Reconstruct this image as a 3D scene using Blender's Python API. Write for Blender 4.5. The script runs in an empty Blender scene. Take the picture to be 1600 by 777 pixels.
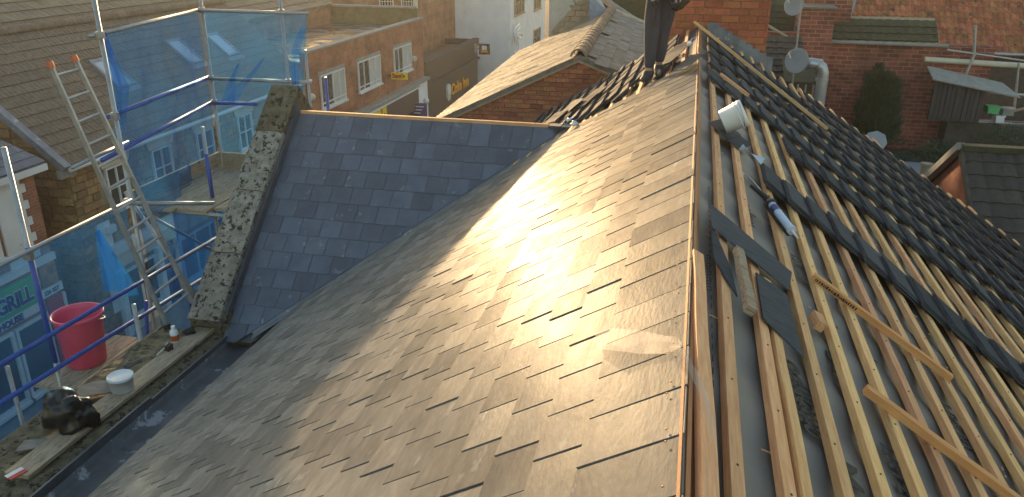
import bpy, bmesh, math, random
from mathutils import Vector, Matrix, noise
random.seed(7)
R = math.radians
scene = bpy.context.scene
col = scene.collection

# ------------------------------------------------------------------ camera
CAMPOS = Vector((-0.0627, 0.0, 10.8))
FPX, YAW, PIT, ROLL = 1227.4, R(12.62), R(21.86), R(0.32)
_fh = Vector((-math.sin(YAW), math.cos(YAW), 0)); _rt = Vector((math.cos(YAW), math.sin(YAW), 0)); _up = Vector((0, 0, 1))
_w = _fh*math.cos(PIT)-_up*math.sin(PIT); _u = _up*math.cos(PIT)+_fh*math.sin(PIT)
_r2 = _rt*math.cos(ROLL)+_u*math.sin(ROLL); _u2 = -_rt*math.sin(ROLL)+_u*math.cos(ROLL)
cam = bpy.data.cameras.new('camera'); cam.sensor_width = 36; cam.lens = FPX/1600*36
cam.clip_start = 0.05; cam.clip_end = 2000
camo = bpy.data.objects.new('camera', cam); col.objects.link(camo)
camo.matrix_world = Matrix(((_r2.x, _u2.x, -_w.x, CAMPOS.x), (_r2.y, _u2.y, -_w.y, CAMPOS.y), (_r2.z, _u2.z, -_w.z, CAMPOS.z), (0, 0, 0, 1)))
scene.camera = camo

# ------------------------------------------------------------------ light
SUN_AZ, SUN_EL = R(-25.5), R(4.3)      # azimuth from +Y towards +X
sv = Vector((math.sin(SUN_AZ)*math.cos(SUN_EL), math.cos(SUN_AZ)*math.cos(SUN_EL), math.sin(SUN_EL)))
world = bpy.data.worlds.new('World'); scene.world = world; world.use_nodes = True
nt = world.node_tree; bg = nt.nodes['Background']
sky = nt.nodes.new('ShaderNodeTexSky'); sky.sky_type = 'NISHITA'; sky.sun_disc = False
sky.sun_elevation = SUN_EL; sky.sun_rotation = SUN_AZ; sky.dust_density = 1.5; sky.air_density = 1.1
nt.links.new(sky.outputs[0], bg.inputs[0]); bg.inputs[1].default_value = 0.15
sl = bpy.data.lights.new('sun', 'SUN'); sl.energy = 2.0; sl.angle = R(1.6); sl.color = (1.0, 0.70, 0.38)
so = bpy.data.objects.new('sun', sl); col.objects.link(so); so.rotation_euler = sv.to_track_quat('Z', 'Y').to_euler()
so.location = (0, 0, 40)
scene.view_settings.view_transform = 'Standard'; scene.view_settings.look = 'None'
scene.view_settings.exposure = 1.95; scene.view_settings.gamma = 1

# ------------------------------------------------------------------ helpers: picture point -> place
def ray(px, py): return _w + _r2*((px-800)/FPX) + _u2*((388.5-py)/FPX)
def hit(px, py, n, c): d = ray(px, py); return CAMPOS + d*((c-n.dot(CAMPOS))/n.dot(d))
def onX(px, py, X): return hit(px, py, Vector((1, 0, 0)), X)
def onY(px, py, Y): return hit(px, py, Vector((0, 1, 0)), Y)
def onZ(px, py, Z): return hit(px, py, Vector((0, 0, 1)), Z)
RZ = 9.5
TL, TR, TC = R(32.44), R(30.0), R(42.5)

class Fr:                       # a right-handed local frame
    def __init__(s, O, X, Y): s.O = Vector(O); s.X = Vector(X).normalized(); s.Y = Vector(Y).normalized(); s.Z = s.X.cross(s.Y).normalized()
    def p(s, x, y, z=0): return s.O + s.X*x + s.Y*y + s.Z*z
    def M(s, x=0, y=0, z=0):
        o = s.p(x, y, z); return Matrix(((s.X.x, s.Y.x, s.Z.x, o.x), (s.X.y, s.Y.y, s.Z.y, o.y), (s.X.z, s.Y.z, s.Z.z, o.z), (0, 0, 0, 1)))
    def px(s, px, py, z=0):
        q = hit(px, py, s.Z, s.Z.dot(s.O)+z); d = q-s.O; return d.dot(s.X), d.dot(s.Y)
WORLD = Fr((0, 0, 0), (1, 0, 0), (0, 1, 0))
FL = Fr((0, 0, RZ), (0, 1, 0), (-math.cos(TL), 0, -math.sin(TL)))       # x = Y world, y = down the left slope
FRr = Fr((0, 0, RZ), (math.cos(TR), 0, -math.sin(TR)), (0, 1, 0))       # x = down the right slope, y = Y world
FC = Fr((-5.05, 9.4, 8.59), (0, -math.cos(TC), -math.sin(TC)), (1, 0, 0))  # x = down, y = X world

class MB:
    def __init__(s): s.v = []; s.f = []
    def add(s, vs, fs): n = len(s.v); s.v += [tuple(a) for a in vs]; s.f += [tuple(i+n for i in f) for f in fs]; return s
    def box(s, fr, x0, x1, y0, y1, z0, z1):
        vs = [fr.p(x, y, z) for z in (z0, z1) for x, y in ((x0, y0), (x1, y0), (x1, y1), (x0, y1))]
        return s.add(vs, [(3, 2, 1, 0), (4, 5, 6, 7), (0, 1, 5, 4), (1, 2, 6, 5), (2, 3, 7, 6), (3, 0, 4, 7)])
    def prism(s, fr, poly, z0, z1):     # poly ccw in frame xy
        n = len(poly); vs = [fr.p(x, y, z0) for x, y in poly]+[fr.p(x, y, z1) for x, y in poly]
        return s.add(vs, [tuple(range(n-1, -1, -1)), tuple(range(n, 2*n))]+[(i, (i+1) % n, n+(i+1) % n, n+i) for i in range(n)])
    def tube(s, a, b, r, r2=None, n=10, caps=True):
        a = Vector(a); b = Vector(b); r2 = r if r2 is None else r2; d = (b-a).normalized()
        t = d.orthogonal().normalized(); q = d.cross(t); vs = []
        for c, rr in ((a, r), (b, r2)):
            for i in range(n): an = 2*math.pi*i/n; vs.append(c+t*math.cos(an)*rr+q*math.sin(an)*rr)
        fs = [(i, (i+1) % n, n+(i+1) % n, n+i) for i in range(n)]
        if caps: fs += [tuple(range(n-1, -1, -1)), tuple(range(n, 2*n))]
        return s.add(vs, fs)
    def path(s, pts, r, n=8):
        pts = [Vector(p) for p in pts]; rings = []; t = None
        for i, p in enumerate(pts):
            d = (pts[min(i+1, len(pts)-1)]-pts[max(i-1, 0)]).normalized()
            t = (d.orthogonal() if t is None else (t-d*t.dot(d))).normalized(); q = d.cross(t)
            rr = r[i] if isinstance(r, (list, tuple)) else r
            rings.append([p+t*math.cos(2*math.pi*k/n)*rr+q*math.sin(2*math.pi*k/n)*rr for k in range(n)])
        vs = [v for g in rings for v in g]; m = len(rings)
        fs = [(j*n+i, j*n+(i+1) % n, (j+1)*n+(i+1) % n, (j+1)*n+i) for j in range(m-1) for i in range(n)]
        fs += [tuple(range(n-1, -1, -1)), tuple(range((m-1)*n, m*n))]
        return s.add(vs, fs)
    def lathe(s, fr, prof, n=24, caps=True):     # prof: (radius, z)
        vs = []
        for rr, z in prof:
            for i in range(n): a = 2*math.pi*i/n; vs.append(fr.p(math.cos(a)*rr, math.sin(a)*rr, z))
        m = len(prof); fs = [(j*n+i, j*n+(i+1) % n, (j+1)*n+(i+1) % n, (j+1)*n+i) for j in range(m-1) for i in range(n)]
        if caps: fs += [tuple(range(n-1, -1, -1)), tuple(range((m-1)*n, m*n))]
        return s.add(vs, fs)
    def mesh(s, name, m=None, smooth=False):
        me = bpy.data.meshes.new(name); me.from_pydata(s.v, [], s.f); me.validate()
        if m: me.materials.append(m)
        if smooth: me.shade_smooth()
        return me
    def obj(s, name, m, parent=None, smooth=False, **kw): return link(name, s.mesh(name, m, smooth), parent, **kw)

def link(name, data, parent=None, mat=None, **kw):
    o = bpy.data.objects.new(name, data); col.objects.link(o)
    if mat is not None: o.matrix_basis = mat
    if parent is not None: o.parent = parent; o.matrix_parent_inverse = parent.matrix_basis.inverted()
    for k, v in kw.items():
        if v is not None: o[k] = v
    return o
def thing(name, label, cat, loc=(0, 0, 0), group=None):
    o = bpy.data.objects.new(name, None); col.objects.link(o); o.location = loc; o.empty_display_size = .2
    o['label'] = label; o['category'] = cat
    if group: o['group'] = group
    return o
def tag(o, label=None, cat=None, group=None, kind=None):
    for k, v in (('label', label), ('category', cat), ('group', group), ('kind', kind)):
        if v: o[k] = v
    return o
def copy_tree(src, M, label=None):       # a thing with all its parts and their sub-parts, moved by world matrix M
    def rec(o, par):
        c = o.copy(); col.objects.link(c)
        if par is not None: c.parent = par
        for ch in kids.get(o.name, ()): rec(ch, c)
        return c
    kids = {}
    for k in bpy.data.objects:
        if k.parent: kids.setdefault(k.parent.name, []).append(k)
    r = rec(src, None); r.matrix_basis = M @ src.matrix_basis
    if label: r['label'] = label
    return r

def clip(poly, a, b, c):         # keep a*x+b*y<=c
    out = []
    for i in range(len(poly)):
        p, q = poly[i], poly[(i+1) % len(poly)]; dp = a*p[0]+b*p[1]-c; dq = a*q[0]+b*q[1]-c
        if dp <= 0: out.append(p)
        if (dp < 0 < dq) or (dq < 0 < dp): t = dp/(dp-dq); out.append((p[0]+(q[0]-p[0])*t, p[1]+(q[1]-p[1])*t))
    return out
def area(poly): return .5*sum(poly[i][0]*poly[(i+1) % len(poly)][1]-poly[(i+1) % len(poly)][0]*poly[i][1] for i in range(len(poly)))
def line2(p, q):                 # half-plane to the left of p->q excluded: returns a,b,c keeping the right side
    dx, dy = q[0]-p[0], q[1]-p[1]; a, b = -dy, dx; return a, b, a*p[0]+b*p[1]

# ------------------------------------------------------------------ materials
def newmat(name):
    m = bpy.data.materials.new(name); m.use_nodes = True; return m, m.node_tree, m.node_tree.nodes['Principled BSDF']
def mk(name, c1, c2=None, scale=6, stretch=(1, 1, 1), rough=.7, rvar=.1, bump=.2, bscale=None, rand=.12, metal=0, spec=.5, detail=6, spots=None, spot_scale=12, spot_th=.58, hue=0.0, coat=0, c3=None, dull=None):
    m, t, b = newmat(name); N = t.nodes; L = t.links; c2 = c2 or c1
    tc = N.new('ShaderNodeTexCoord'); oi = N.new('ShaderNodeObjectInfo'); geo = N.new('ShaderNodeNewGeometry')
    ad = N.new('ShaderNodeMath'); ad.operation = 'ADD'; L.new(oi.outputs['Random'], ad.inputs[0]); L.new(geo.outputs['Random Per Island'], ad.inputs[1])
    fr = N.new('ShaderNodeMath'); fr.operation = 'FRACT'; L.new(ad.outputs[0], fr.inputs[0])
    mu = N.new('ShaderNodeMath'); mu.operation = 'MULTIPLY'; mu.inputs[1].default_value = 37.0; L.new(fr.outputs[0], mu.inputs[0])
    mp = N.new('ShaderNodeMapping'); mp.inputs['Scale'].default_value = stretch
    L.new(tc.outputs['Object'], mp.inputs[0]); L.new(mu.outputs[0], mp.inputs['Location'])
    n1 = N.new('ShaderNodeTexNoise'); n1.inputs['Scale'].default_value = scale; n1.inputs['Detail'].default_value = detail; n1.inputs['Roughness'].default_value = .62
    L.new(mp.outputs[0], n1.inputs['Vector'])
    rp = N.new('ShaderNodeValToRGB'); e = rp.color_ramp.elements; e[0].position = .32; e[1].position = .68
    e[0].color = (*c1, 1); e[1].color = (*c2, 1)
    if c3: x = e.new(.5); x.color = (*c3, 1)
    L.new(n1.outputs[0], rp.inputs[0]); out = rp.outputs[0]
    if spots:
        n2 = N.new('ShaderNodeTexNoise'); n2.inputs['Scale'].default_value = spot_scale; n2.inputs['Detail'].default_value = 4; n2.inputs['Roughness'].default_value = .7
        L.new(mp.outputs[0] if rand else tc.outputs['Object'], n2.inputs['Vector'])
        r2 = N.new('ShaderNodeValToRGB'); r2.color_ramp.elements[0].position = spot_th; r2.color_ramp.elements[1].position = spot_th+.05; L.new(n2.outputs[0], r2.inputs[0])
        mx = N.new('ShaderNodeMix'); mx.data_type = 'RGBA'; L.new(r2.outputs[0], mx.inputs[0]); L.new(out, mx.inputs[6]); mx.inputs[7].default_value = (*spots, 1); out = mx.outputs[2]
    hs = N.new('ShaderNodeHueSaturation'); L.new(out, hs.inputs['Color'])
    mr = N.new('ShaderNodeMapRange'); mr.inputs[3].default_value = 1-rand; mr.inputs[4].default_value = 1+rand; L.new(fr.outputs[0], mr.inputs[0]); L.new(mr.outputs[0], hs.inputs['Value'])
    if hue:
        m2 = N.new('ShaderNodeMath'); m2.operation = 'MULTIPLY'; m2.inputs[1].default_value = 7.31; L.new(fr.outputs[0], m2.inputs[0])
        f2 = N.new('ShaderNodeMath'); f2.operation = 'FRACT'; L.new(m2.outputs[0], f2.inputs[0])
        h2 = N.new('ShaderNodeMapRange'); h2.inputs[3].default_value = .5-hue; h2.inputs[4].default_value = .5+hue; L.new(f2.outputs[0], h2.inputs[0]); L.new(h2.outputs[0], hs.inputs['Hue'])
    L.new(hs.outputs[0], b.inputs['Base Color'])
    rr = N.new('ShaderNodeMapRange'); rr.inputs[3].default_value = rough-rvar; rr.inputs[4].default_value = rough+rvar; L.new(n1.outputs[0], rr.inputs[0]); L.new(rr.outputs[0], b.inputs['Roughness'])
    b.inputs['Metallic'].default_value = metal; b.inputs['Specular IOR Level'].default_value = spec
    if coat: b.inputs['Coat Weight'].default_value = coat
    if bump:
        bp = N.new('ShaderNodeBump'); bp.inputs['Strength'].default_value = bump; bp.inputs['Distance'].default_value = .02
        if bscale:
            n3 = N.new('ShaderNodeTexNoise'); n3.inputs['Scale'].default_value = bscale; n3.inputs['Detail'].default_value = 5; L.new(mp.outputs[0], n3.inputs['Vector']); L.new(n3.outputs[0], bp.inputs['Height'])
        else: L.new(n1.outputs[0], bp.inputs['Height'])
        L.new(bp.outputs[0], b.inputs['Normal'])
    if dull:      # part of the surface is dusty and matt, differently on every piece
        df = N.new('ShaderNodeBsdfDiffuse'); L.new(hs.outputs[0], df.inputs[0])
        if bump: L.new(bp.outputs[0], df.inputs['Normal'])
        nd = N.new('ShaderNodeTexNoise'); nd.inputs['Scale'].default_value = 2.3; nd.inputs['Detail'].default_value = 7; nd.inputs['Roughness'].default_value = .7; L.new(mp.outputs[0], nd.inputs[0])
        sm_ = N.new('ShaderNodeMath'); sm_.operation = 'MULTIPLY_ADD'; L.new(fr.outputs[0], sm_.inputs[0]); sm_.inputs[1].default_value = .30; L.new(nd.outputs[0], sm_.inputs[2])
        md = N.new('ShaderNodeMapRange'); md.inputs[1].default_value = .35; md.inputs[2].default_value = .95; md.inputs[3].default_value = dull[0]; md.inputs[4].default_value = dull[1]; L.new(sm_.outputs[0], md.inputs[0])
        ms = N.new('ShaderNodeMixShader'); L.new(md.outputs[0], ms.inputs[0]); L.new(df.outputs[0], ms.inputs[1]); L.new(b.outputs[0], ms.inputs[2]); L.new(ms.outputs[0], N['Material Output'].inputs[0])
    return m
def brickmat(name, c1, c2, mortar, bw=.225, bh=.075, axis='YZ', rough=.85):
    m, t, b = newmat(name); N = t.nodes; L = t.links
    tc = N.new('ShaderNodeTexCoord'); sp = N.new('ShaderNodeSeparateXYZ'); cb = N.new('ShaderNodeCombineXYZ'); L.new(tc.outputs['Object'], sp.inputs[0])
    L.new(sp.outputs[0 if axis == 'XZ' else 1], cb.inputs[0]); L.new(sp.outputs[2], cb.inputs[1])
    bt = N.new('ShaderNodeTexBrick'); bt.inputs['Scale'].default_value = 1; bt.inputs['Brick Width'].default_value = bw; bt.inputs['Row Height'].default_value = bh; bt.inputs['Mortar Size'].default_value = bh*.1
    bt.inputs['Color1'].default_value = (*c1, 1); bt.inputs['Color2'].default_value = (*c2, 1); bt.inputs['Mortar'].default_value = (*mortar, 1); bt.inputs['Bias'].default_value = -.2
    L.new(cb.outputs[0], bt.inputs[0])
    nz = N.new('ShaderNodeTexNoise'); nz.inputs['Scale'].default_value = 1.3; nz.inputs['Detail'].default_value = 8; L.new(tc.outputs['Object'], nz.inputs[0])
    mr = N.new('ShaderNodeMapRange'); mr.inputs[1].default_value = .3; mr.inputs[2].default_value = .7; mr.inputs[3].default_value = .6; mr.inputs[4].default_value = 1.35; L.new(nz.outputs[0], mr.inputs[0])
    hs = N.new('ShaderNodeHueSaturation'); L.new(bt.outputs[0], hs.inputs['Color']); L.new(mr.outputs[0], hs.inputs['Value']); L.new(hs.outputs[0], b.inputs['Base Color'])
    b.inputs['Roughness'].default_value = rough
    bp = N.new('ShaderNodeBump'); bp.inputs['Strength'].default_value = .5; bp.inputs['Distance'].default_value = .01; bp.invert = True; L.new(bt.outputs[1], bp.inputs['Height']); L.new(bp.outputs[0], b.inputs['Normal'])
    return m
MAT = dict(
    slate=mk('slate', (.165, .155, .142), (.245, .228, .205), 5, (1, 3.2, 3), .43, .06, .07, 22, .22, spec=.3, detail=4, dull=(.09, .25), spots=(.29, .285, .27), spot_scale=3.1, spot_th=.63, c3=(.195, .185, .17)),
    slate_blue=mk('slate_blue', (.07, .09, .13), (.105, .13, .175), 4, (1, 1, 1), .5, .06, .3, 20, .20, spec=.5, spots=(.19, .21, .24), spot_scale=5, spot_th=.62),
    slate_dark=mk('slate_dark', (.06, .066, .075), (.095, .10, .11), 12, (1, 4, 1), .62, .08, .35, 30, .18, spec=.3, dull=(.05, .30)),
    batten=mk('batten_timber', (.62, .31, .12), (.82, .50, .24), 5, (14, 1, 14), .75, .05, .25, 40, .16, hue=.012, spots=(.25, .12, .05), spot_scale=9, spot_th=.69),
    batten_x=mk('batten_timber_lengthways', (.62, .31, .12), (.82, .50, .24), 5, (1, 14, 14), .75, .05, .25, 40, .14, hue=.012, spots=(.27, .14, .06), spot_scale=9, spot_th=.69),
    batten_o=mk('orange_batten', (.58, .25, .08), (.72, .37, .14), 5, (1, 14, 14), .75, .05, .25, 40, .08),
    treated=mk('treated_timber', (.33, .13, .045), (.42, .19, .075), 6, (12, 1, 12), .7, .05, .2, 40, .1),
    board=mk('weathered_board', (.30, .22, .14), (.50, .40, .28), 6, (10, 1, 10), .85, .05, .3, 30, .15, spots=(.17, .14, .11), spot_scale=7, spot_th=.56),
    felt=mk('roof_membrane', (.155, .138, .12), (.195, .175, .155), 3, (1, 1, 1), .6, .06, .25, 6, 0),
    ink=mk('print_ink', (.02, .02, .02), rough=.7, bump=0, rand=0),
    lead=mk('lead_sheet', (.13, .145, .17), (.22, .24, .27), 5, (1, 1, 1), .45, .1, .25, 9, .1, spots=(.36, .38, .41), spot_scale=3.5, spot_th=.62),
    gutter_lead=mk('gutter_lead', (.045, .05, .06), (.09, .10, .115), 4, rough=.5, bump=.25, bscale=9, rand=.05, spots=(.26, .28, .31), spot_scale=2.6, spot_th=.57),
    lead_dark=mk('dark_lead', (.05, .055, .065), (.09, .10, .115), 5, rough=.5, bump=.2, rand=.1),
    lichen=mk('lichened_stone', (.16, .14, .11), (.33, .305, .26), 9, rough=.95, rvar=.03, bump=.8, rand=.12, spots=(.028, .025, .020), spot_scale=15, spot_th=.54),
    mossy=mk('mossy_stone', (.07, .055, .032), (.17, .145, .09), 9, rough=.95, rvar=.03, bump=.9, rand=.1, spots=(.018, .015, .01), spot_scale=11, spot_th=.55),
    brick=mk('red_brick', (.27, .085, .04), (.42, .16, .085), 9, rough=.9, bump=.5, bscale=40, rand=.3, hue=.012, spots=(.12, .06, .045), spot_scale=8, spot_th=.66),
    brick_chim=mk('orange_brick', (.36, .10, .045), (.45, .145, .07), 7, rough=.9, bump=.4, bscale=40, rand=.18, hue=.008, spots=(.2, .09, .06), spot_scale=6, spot_th=.68),
    mortar=mk('mortar', (.13, .11, .09), (.22, .19, .16), 9, rough=.95, bump=.3, rand=0),
    ironstone=mk('ironstone', (.20, .12, .055), (.34, .22, .11), 8, rough=.92, bump=.6, bscale=20, rand=.3, hue=.01),
    ironmortar=mk('pale_mortar', (.26, .21, .14), (.36, .30, .22), 6, rough=.95, bump=.3, rand=0),
    brown_tile=mk('brown_concrete_tile', (.11, .082, .06), (.20, .155, .115), 7, (1.2, 1.2, 1.2), .85, .05, .3, 30, .12, spots=(.26, .22, .17), spot_scale=13, spot_th=.67),
    clay=mk('clay_pantile', (.30, .10, .045), (.44, .17, .08), 3, rough=.85, bump=.3, bscale=20, rand=.32, hue=.012, spots=(.10, .07, .05), spot_scale=1.6, spot_th=.60),
    dark_tile=mk('dark_tile', (.035, .03, .026), (.07, .058, .047), 6, rough=.8, bump=.3, rand=.2, spots=(.13, .13, .12), spot_scale=14, spot_th=.70),
    moss_tile=mk('moss_tile', (.035, .03, .022), (.07, .07, .035), 6, rough=.9, bump=.5, rand=.2, spots=(.05, .06, .02), spot_scale=3, spot_th=.52),
    sheet_roof=mk('weathered_sheet', (.15, .115, .08), (.25, .19, .125), 7, (1, 1, 1), .78, .1, .5, 20, .15, spots=(.16, .12, .08), spot_scale=9, spot_th=.66),
    grey_shingle=mk('grey_shingle', (.12, .11, .095), (.23, .215, .19), 7, (1, 1, 1), .85, .05, .5, 20, .2, spots=(.05, .05, .04), spot_scale=7, spot_th=.66),
    ridge_tile=mk('ridge_tile', (.20, .13, .085), (.30, .22, .15), 12, rough=.9, bump=.4, rand=.15),
    galv=mk('galvanised_tube', (.28, .29, .30), (.42, .43, .44), 7, rough=.45, bump=.1, rand=.1, metal=.6, spots=(.22, .17, .12), spot_scale=9, spot_th=.68),
    blue_paint=mk('blue_paint', (.02, .06, .30), (.04, .10, .42), 7, rough=.5, bump=.1, rand=.1),
    alu=mk('aluminium', (.32, .32, .33), (.46, .46, .46), 9, rough=.4, bump=.1, rand=.05, metal=.7, spots=(.2, .2, .2), spot_scale=11, spot_th=.66),
    orange_cap=mk('orange_plastic', (.5, .12, .05), rough=.5, bump=0, rand=.05),
    white_plastic=mk('white_plastic', (.68, .69, .70), (.76, .77, .78), 3, rough=.35, rvar=.05, bump=.03, rand=0),
    tub=mk('pink_red_plastic', (.68, .07, .15), (.78, .12, .21), 3, rough=.45, bump=.05, rand=0),
    black_bag=mk('black_polythene', (.008, .008, .009), (.014, .014, .015), 6, rough=.34, bump=1.0, bscale=6, rand=0),
    white_paint=mk('white_paint', (.60, .61, .62), (.75, .75, .74), 2, rough=.6, bump=.1, rand=.05, spots=(.42, .42, .42), spot_scale=2.5, spot_th=.67),
    render_white=mk('white_render', (.68, .70, .72), (.80, .81, .82), 1.2, rough=.8, bump=.15, rand=0, spots=(.36, .37, .38), spot_scale=1.4, spot_th=.68),
    render_old=mk('peeling_render', (.36, .34, .29), (.50, .49, .44), 2.5, rough=.9, bump=.4, rand=0, spots=(.25, .19, .12), spot_scale=2.2, spot_th=.6),
    glass=mk('window_glass', (.03, .035, .04), (.05, .055, .06), 2, rough=.12, rvar=.03, bump=.02, rand=.1, spec=.8),
    curtain=mk('curtain', (.45, .45, .43), (.6, .6, .58), 6, (12, 12, .5), .9, .03, .3, None, .1),
    dark_render=mk('dark_painted_wall', (.045, .04, .04), (.06, .055, .052), 3, rough=.6, bump=.1, rand=0),
    fascia=mk('dark_fascia', (.055, .05, .055), (.07, .065, .07), 3, rough=.5, bump=.05, rand=0),
    yellow=mk('yellow_sign', (.85, .62, .01), rough=.5, bump=0, rand=0),
    orange=mk('orange_letter', (.85, .35, .01), rough=.5, bump=0, rand=0),
    redp=mk('red_paint', (.45, .02, .025), rough=.5, bump=0, rand=0),
    greenp=mk('green_sign', (.09, .42, .17), rough=.5, bump=0, rand=0),
    navy=mk('navy_paint', (.02, .035, .16), rough=.5, bump=0, rand=0),
    violet=mk('violet_sign', (.05, .045, .22), rough=.5, bump=0, rand=0),
    concrete=mk('concrete', (.22, .215, .2), (.32, .31, .29), 4, rough=.9, bump=.3, rand=.08),
    asphalt=mk('asphalt', (.045, .045, .048), (.065, .065, .066), 20, rough=.85, bump=.4, rand=0),
    paving=mk('paving_slab', (.20, .19, .18), (.27, .26, .24), 4, rough=.85, bump=.2, rand=.12),
    yard=mk('yard_ground', (.05, .045, .035), (.11, .095, .075), 2, rough=.95, bump=.5, rand=0),
    path=mk('grey_path', (.20, .22, .23), (.27, .29, .30), 3, rough=.8, bump=.2, rand=0),
    leaf=mk('leaf_green', (.018, .04, .02), (.05, .085, .035), 4, rough=.7, bump=0, rand=.45, hue=.02),
    bark=mk('bark', (.06, .045, .03), (.10, .08, .06), 9, rough=.95, bump=.5),
    boardblack=mk('blackened_boards', (.028, .026, .026), (.06, .055, .052), 5, (8, 8, .7), .75, .05, .3, 20, .25),
    trouser=mk('trouser_cloth', (.045, .045, .06), (.065, .065, .085), 6, rough=.95, bump=.3, bscale=60, rand=0),
    jacket=mk('jacket_cloth', (.035, .035, .028), (.06, .055, .035), 6, rough=.95, bump=.3, bscale=40, rand=0),
    boot=mk('boot_leather', (.02, .022, .024), (.05, .055, .055), 8, rough=.6, bump=.2, rand=0),
    skin=mk('skin', (.42, .25, .18), (.47, .29, .21), 6, rough=.6, bump=.05, rand=0),
    hair=mk('hair', (.03, .02, .012), rough=.8, bump=.4, rand=0),
    rubber=mk('black_rubber', (.015, .015, .016), rough=.6, bump=.05, rand=0),
    copper=mk('copper_nail', (.55, .25, .12), rough=.4, bump=0, metal=.9, rand=.2),
    paleblue=mk('pale_blue_label', (.45, .56, .72), rough=.5, bump=0, rand=0),
    amber=mk('amber_plastic', (.42, .09, .03), rough=.35, bump=0, rand=0),
    cream=mk('cream_paint', (.55, .5, .4), (.62, .57, .46), 4, rough=.7, bump=.05, rand=0),
)
MAT['bk_sams'] = brickmat('brick_wall_sams', (.30, .10, .05), (.38, .15, .08), (.22, .17, .13), .3, .11)
MAT['bk_far'] = brickmat('brick_wall_far', (.30, .13, .07), (.38, .18, .10), (.26, .20, .15), .3, .12, 'XZ')
MAT['bk_farY'] = brickmat('brick_wall_far_side', (.26, .12, .07), (.34, .16, .09), (.24, .19, .14), .3, .12, 'YZ')
MAT['bk_right'] = brickmat('brick_wall_yard', (.17, .042, .028), (.33, .10, .06), (.30, .17, .13), .40, .15, 'XZ')
MAT['bk_rightY'] = brickmat('brick_wall_yard_side', (.28, .075, .04), (.36, .11, .06), (.2, .12, .08), .30, .11, 'YZ')
MAT['bk_terrace'] = brickmat('brick_wall_terrace', (.30, .10, .06), (.36, .14, .08), (.25, .2, .16), .23, .078)
def netmat():
    m, t, b = newmat('blue_debris_net'); N = t.nodes; L = t.links; out = N['Material Output']
    tc = N.new('ShaderNodeTexCoord'); n = N.new('ShaderNodeTexNoise'); n.inputs['Scale'].default_value = 1.4; n.inputs['Detail'].default_value = 5; L.new(tc.outputs['Object'], n.inputs[0])
    b.inputs['Base Color'].default_value = (.03, .21, .52, 1); b.inputs['Roughness'].default_value = .6; b.inputs['Specular IOR Level'].default_value = .2
    tl = N.new('ShaderNodeBsdfTranslucent'); tl.inputs[0].default_value = (.02, .17, .46, 1)
    tr = N.new('ShaderNodeBsdfTransparent'); tr.inputs[0].default_value = (.55, .78, 1, 1)
    a = N.new('ShaderNodeMixShader'); a.inputs[0].default_value = .5; L.new(b.outputs[0], a.inputs[1]); L.new(tl.outputs[0], a.inputs[2])
    mr = N.new('ShaderNodeMapRange'); mr.inputs[1].default_value = .3; mr.inputs[2].default_value = .72; mr.inputs[3].default_value = .18; mr.inputs[4].default_value = .42; L.new(n.outputs[0], mr.inputs[0])
    lw = N.new('ShaderNodeLayerWeight'); lw.inputs[0].default_value = .35; wv = N.new('ShaderNodeTexWave'); wv.inputs['Scale'].default_value = 9; wv.inputs['Distortion'].default_value = 1.5; wv.bands_direction = 'Z'; L.new(tc.outputs['Object'], wv.inputs[0])
    m1 = N.new('ShaderNodeMath'); m1.operation = 'MULTIPLY_ADD'; L.new(lw.outputs['Facing'], m1.inputs[0]); m1.inputs[1].default_value = .22; L.new(mr.outputs[0], m1.inputs[2])
    m2 = N.new('ShaderNodeMath'); m2.operation = 'MULTIPLY_ADD'; L.new(wv.outputs['Fac'], m2.inputs[0]); m2.inputs[1].default_value = .03; L.new(m1.outputs[0], m2.inputs[2]); mr = m2
    mx = N.new('ShaderNodeMixShader'); L.new(mr.outputs[0], mx.inputs[0]); L.new(tr.outputs[0], mx.inputs[1]); L.new(a.outputs[0], mx.inputs[2]); L.new(mx.outputs[0], out.inputs[0])
    return m
MAT['net'] = netmat()
def filmmat():
    m, t, b = newmat('clear_film'); N = t.nodes; L = t.links; out = N['Material Output']
    b.inputs['Base Color'].default_value = (.62, .55, .5, 1); b.inputs['Roughness'].default_value = .6; b.inputs['Specular IOR Level'].default_value = .2
    tr = N.new('ShaderNodeBsdfTransparent'); mx = N.new('ShaderNodeMixShader'); mx.inputs[0].default_value = .28
    L.new(tr.outputs[0], mx.inputs[1]); L.new(b.outputs[0], mx.inputs[2]); L.new(mx.outputs[0], out.inputs[0]); return m
MAT['film'] = filmmat()
def flatroofmat():
    m, t, b = newmat('wet_flat_roof'); N = t.nodes; L = t.links
    tc = N.new('ShaderNodeTexCoord'); mp = N.new('ShaderNodeMapping'); mp.inputs['Scale'].default_value = (.10, .28, 1); n = N.new('ShaderNodeTexNoise'); n.inputs['Scale'].default_value = 4.5; n.inputs['Detail'].default_value = 4
    L.new(tc.outputs['Object'], mp.inputs[0]); L.new(mp.outputs[0], n.inputs[0])
    r = N.new('ShaderNodeValToRGB'); r.color_ramp.elements[0].position = .49; r.color_ramp.elements[1].position = .505; L.new(n.outputs[0], r.inputs[0])
    mx = N.new('ShaderNodeMix'); mx.data_type = 'RGBA'; mx.inputs[6].default_value = (.15, .13, .10, 1); mx.inputs[7].default_value = (.05, .045, .04, 1); L.new(r.outputs[0], mx.inputs[0]); L.new(mx.outputs[2], b.inputs['Base Color'])
    mr = N.new('ShaderNodeMapRange'); mr.inputs[3].default_value = .8; mr.inputs[4].default_value = .15; L.new(r.outputs[0], mr.inputs[0]); L.new(mr.outputs[0], b.inputs['Roughness'])
    b.inputs['Specular IOR Level'].default_value = .8
    return m
MAT['flatroof'] = flatroofmat()

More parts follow.
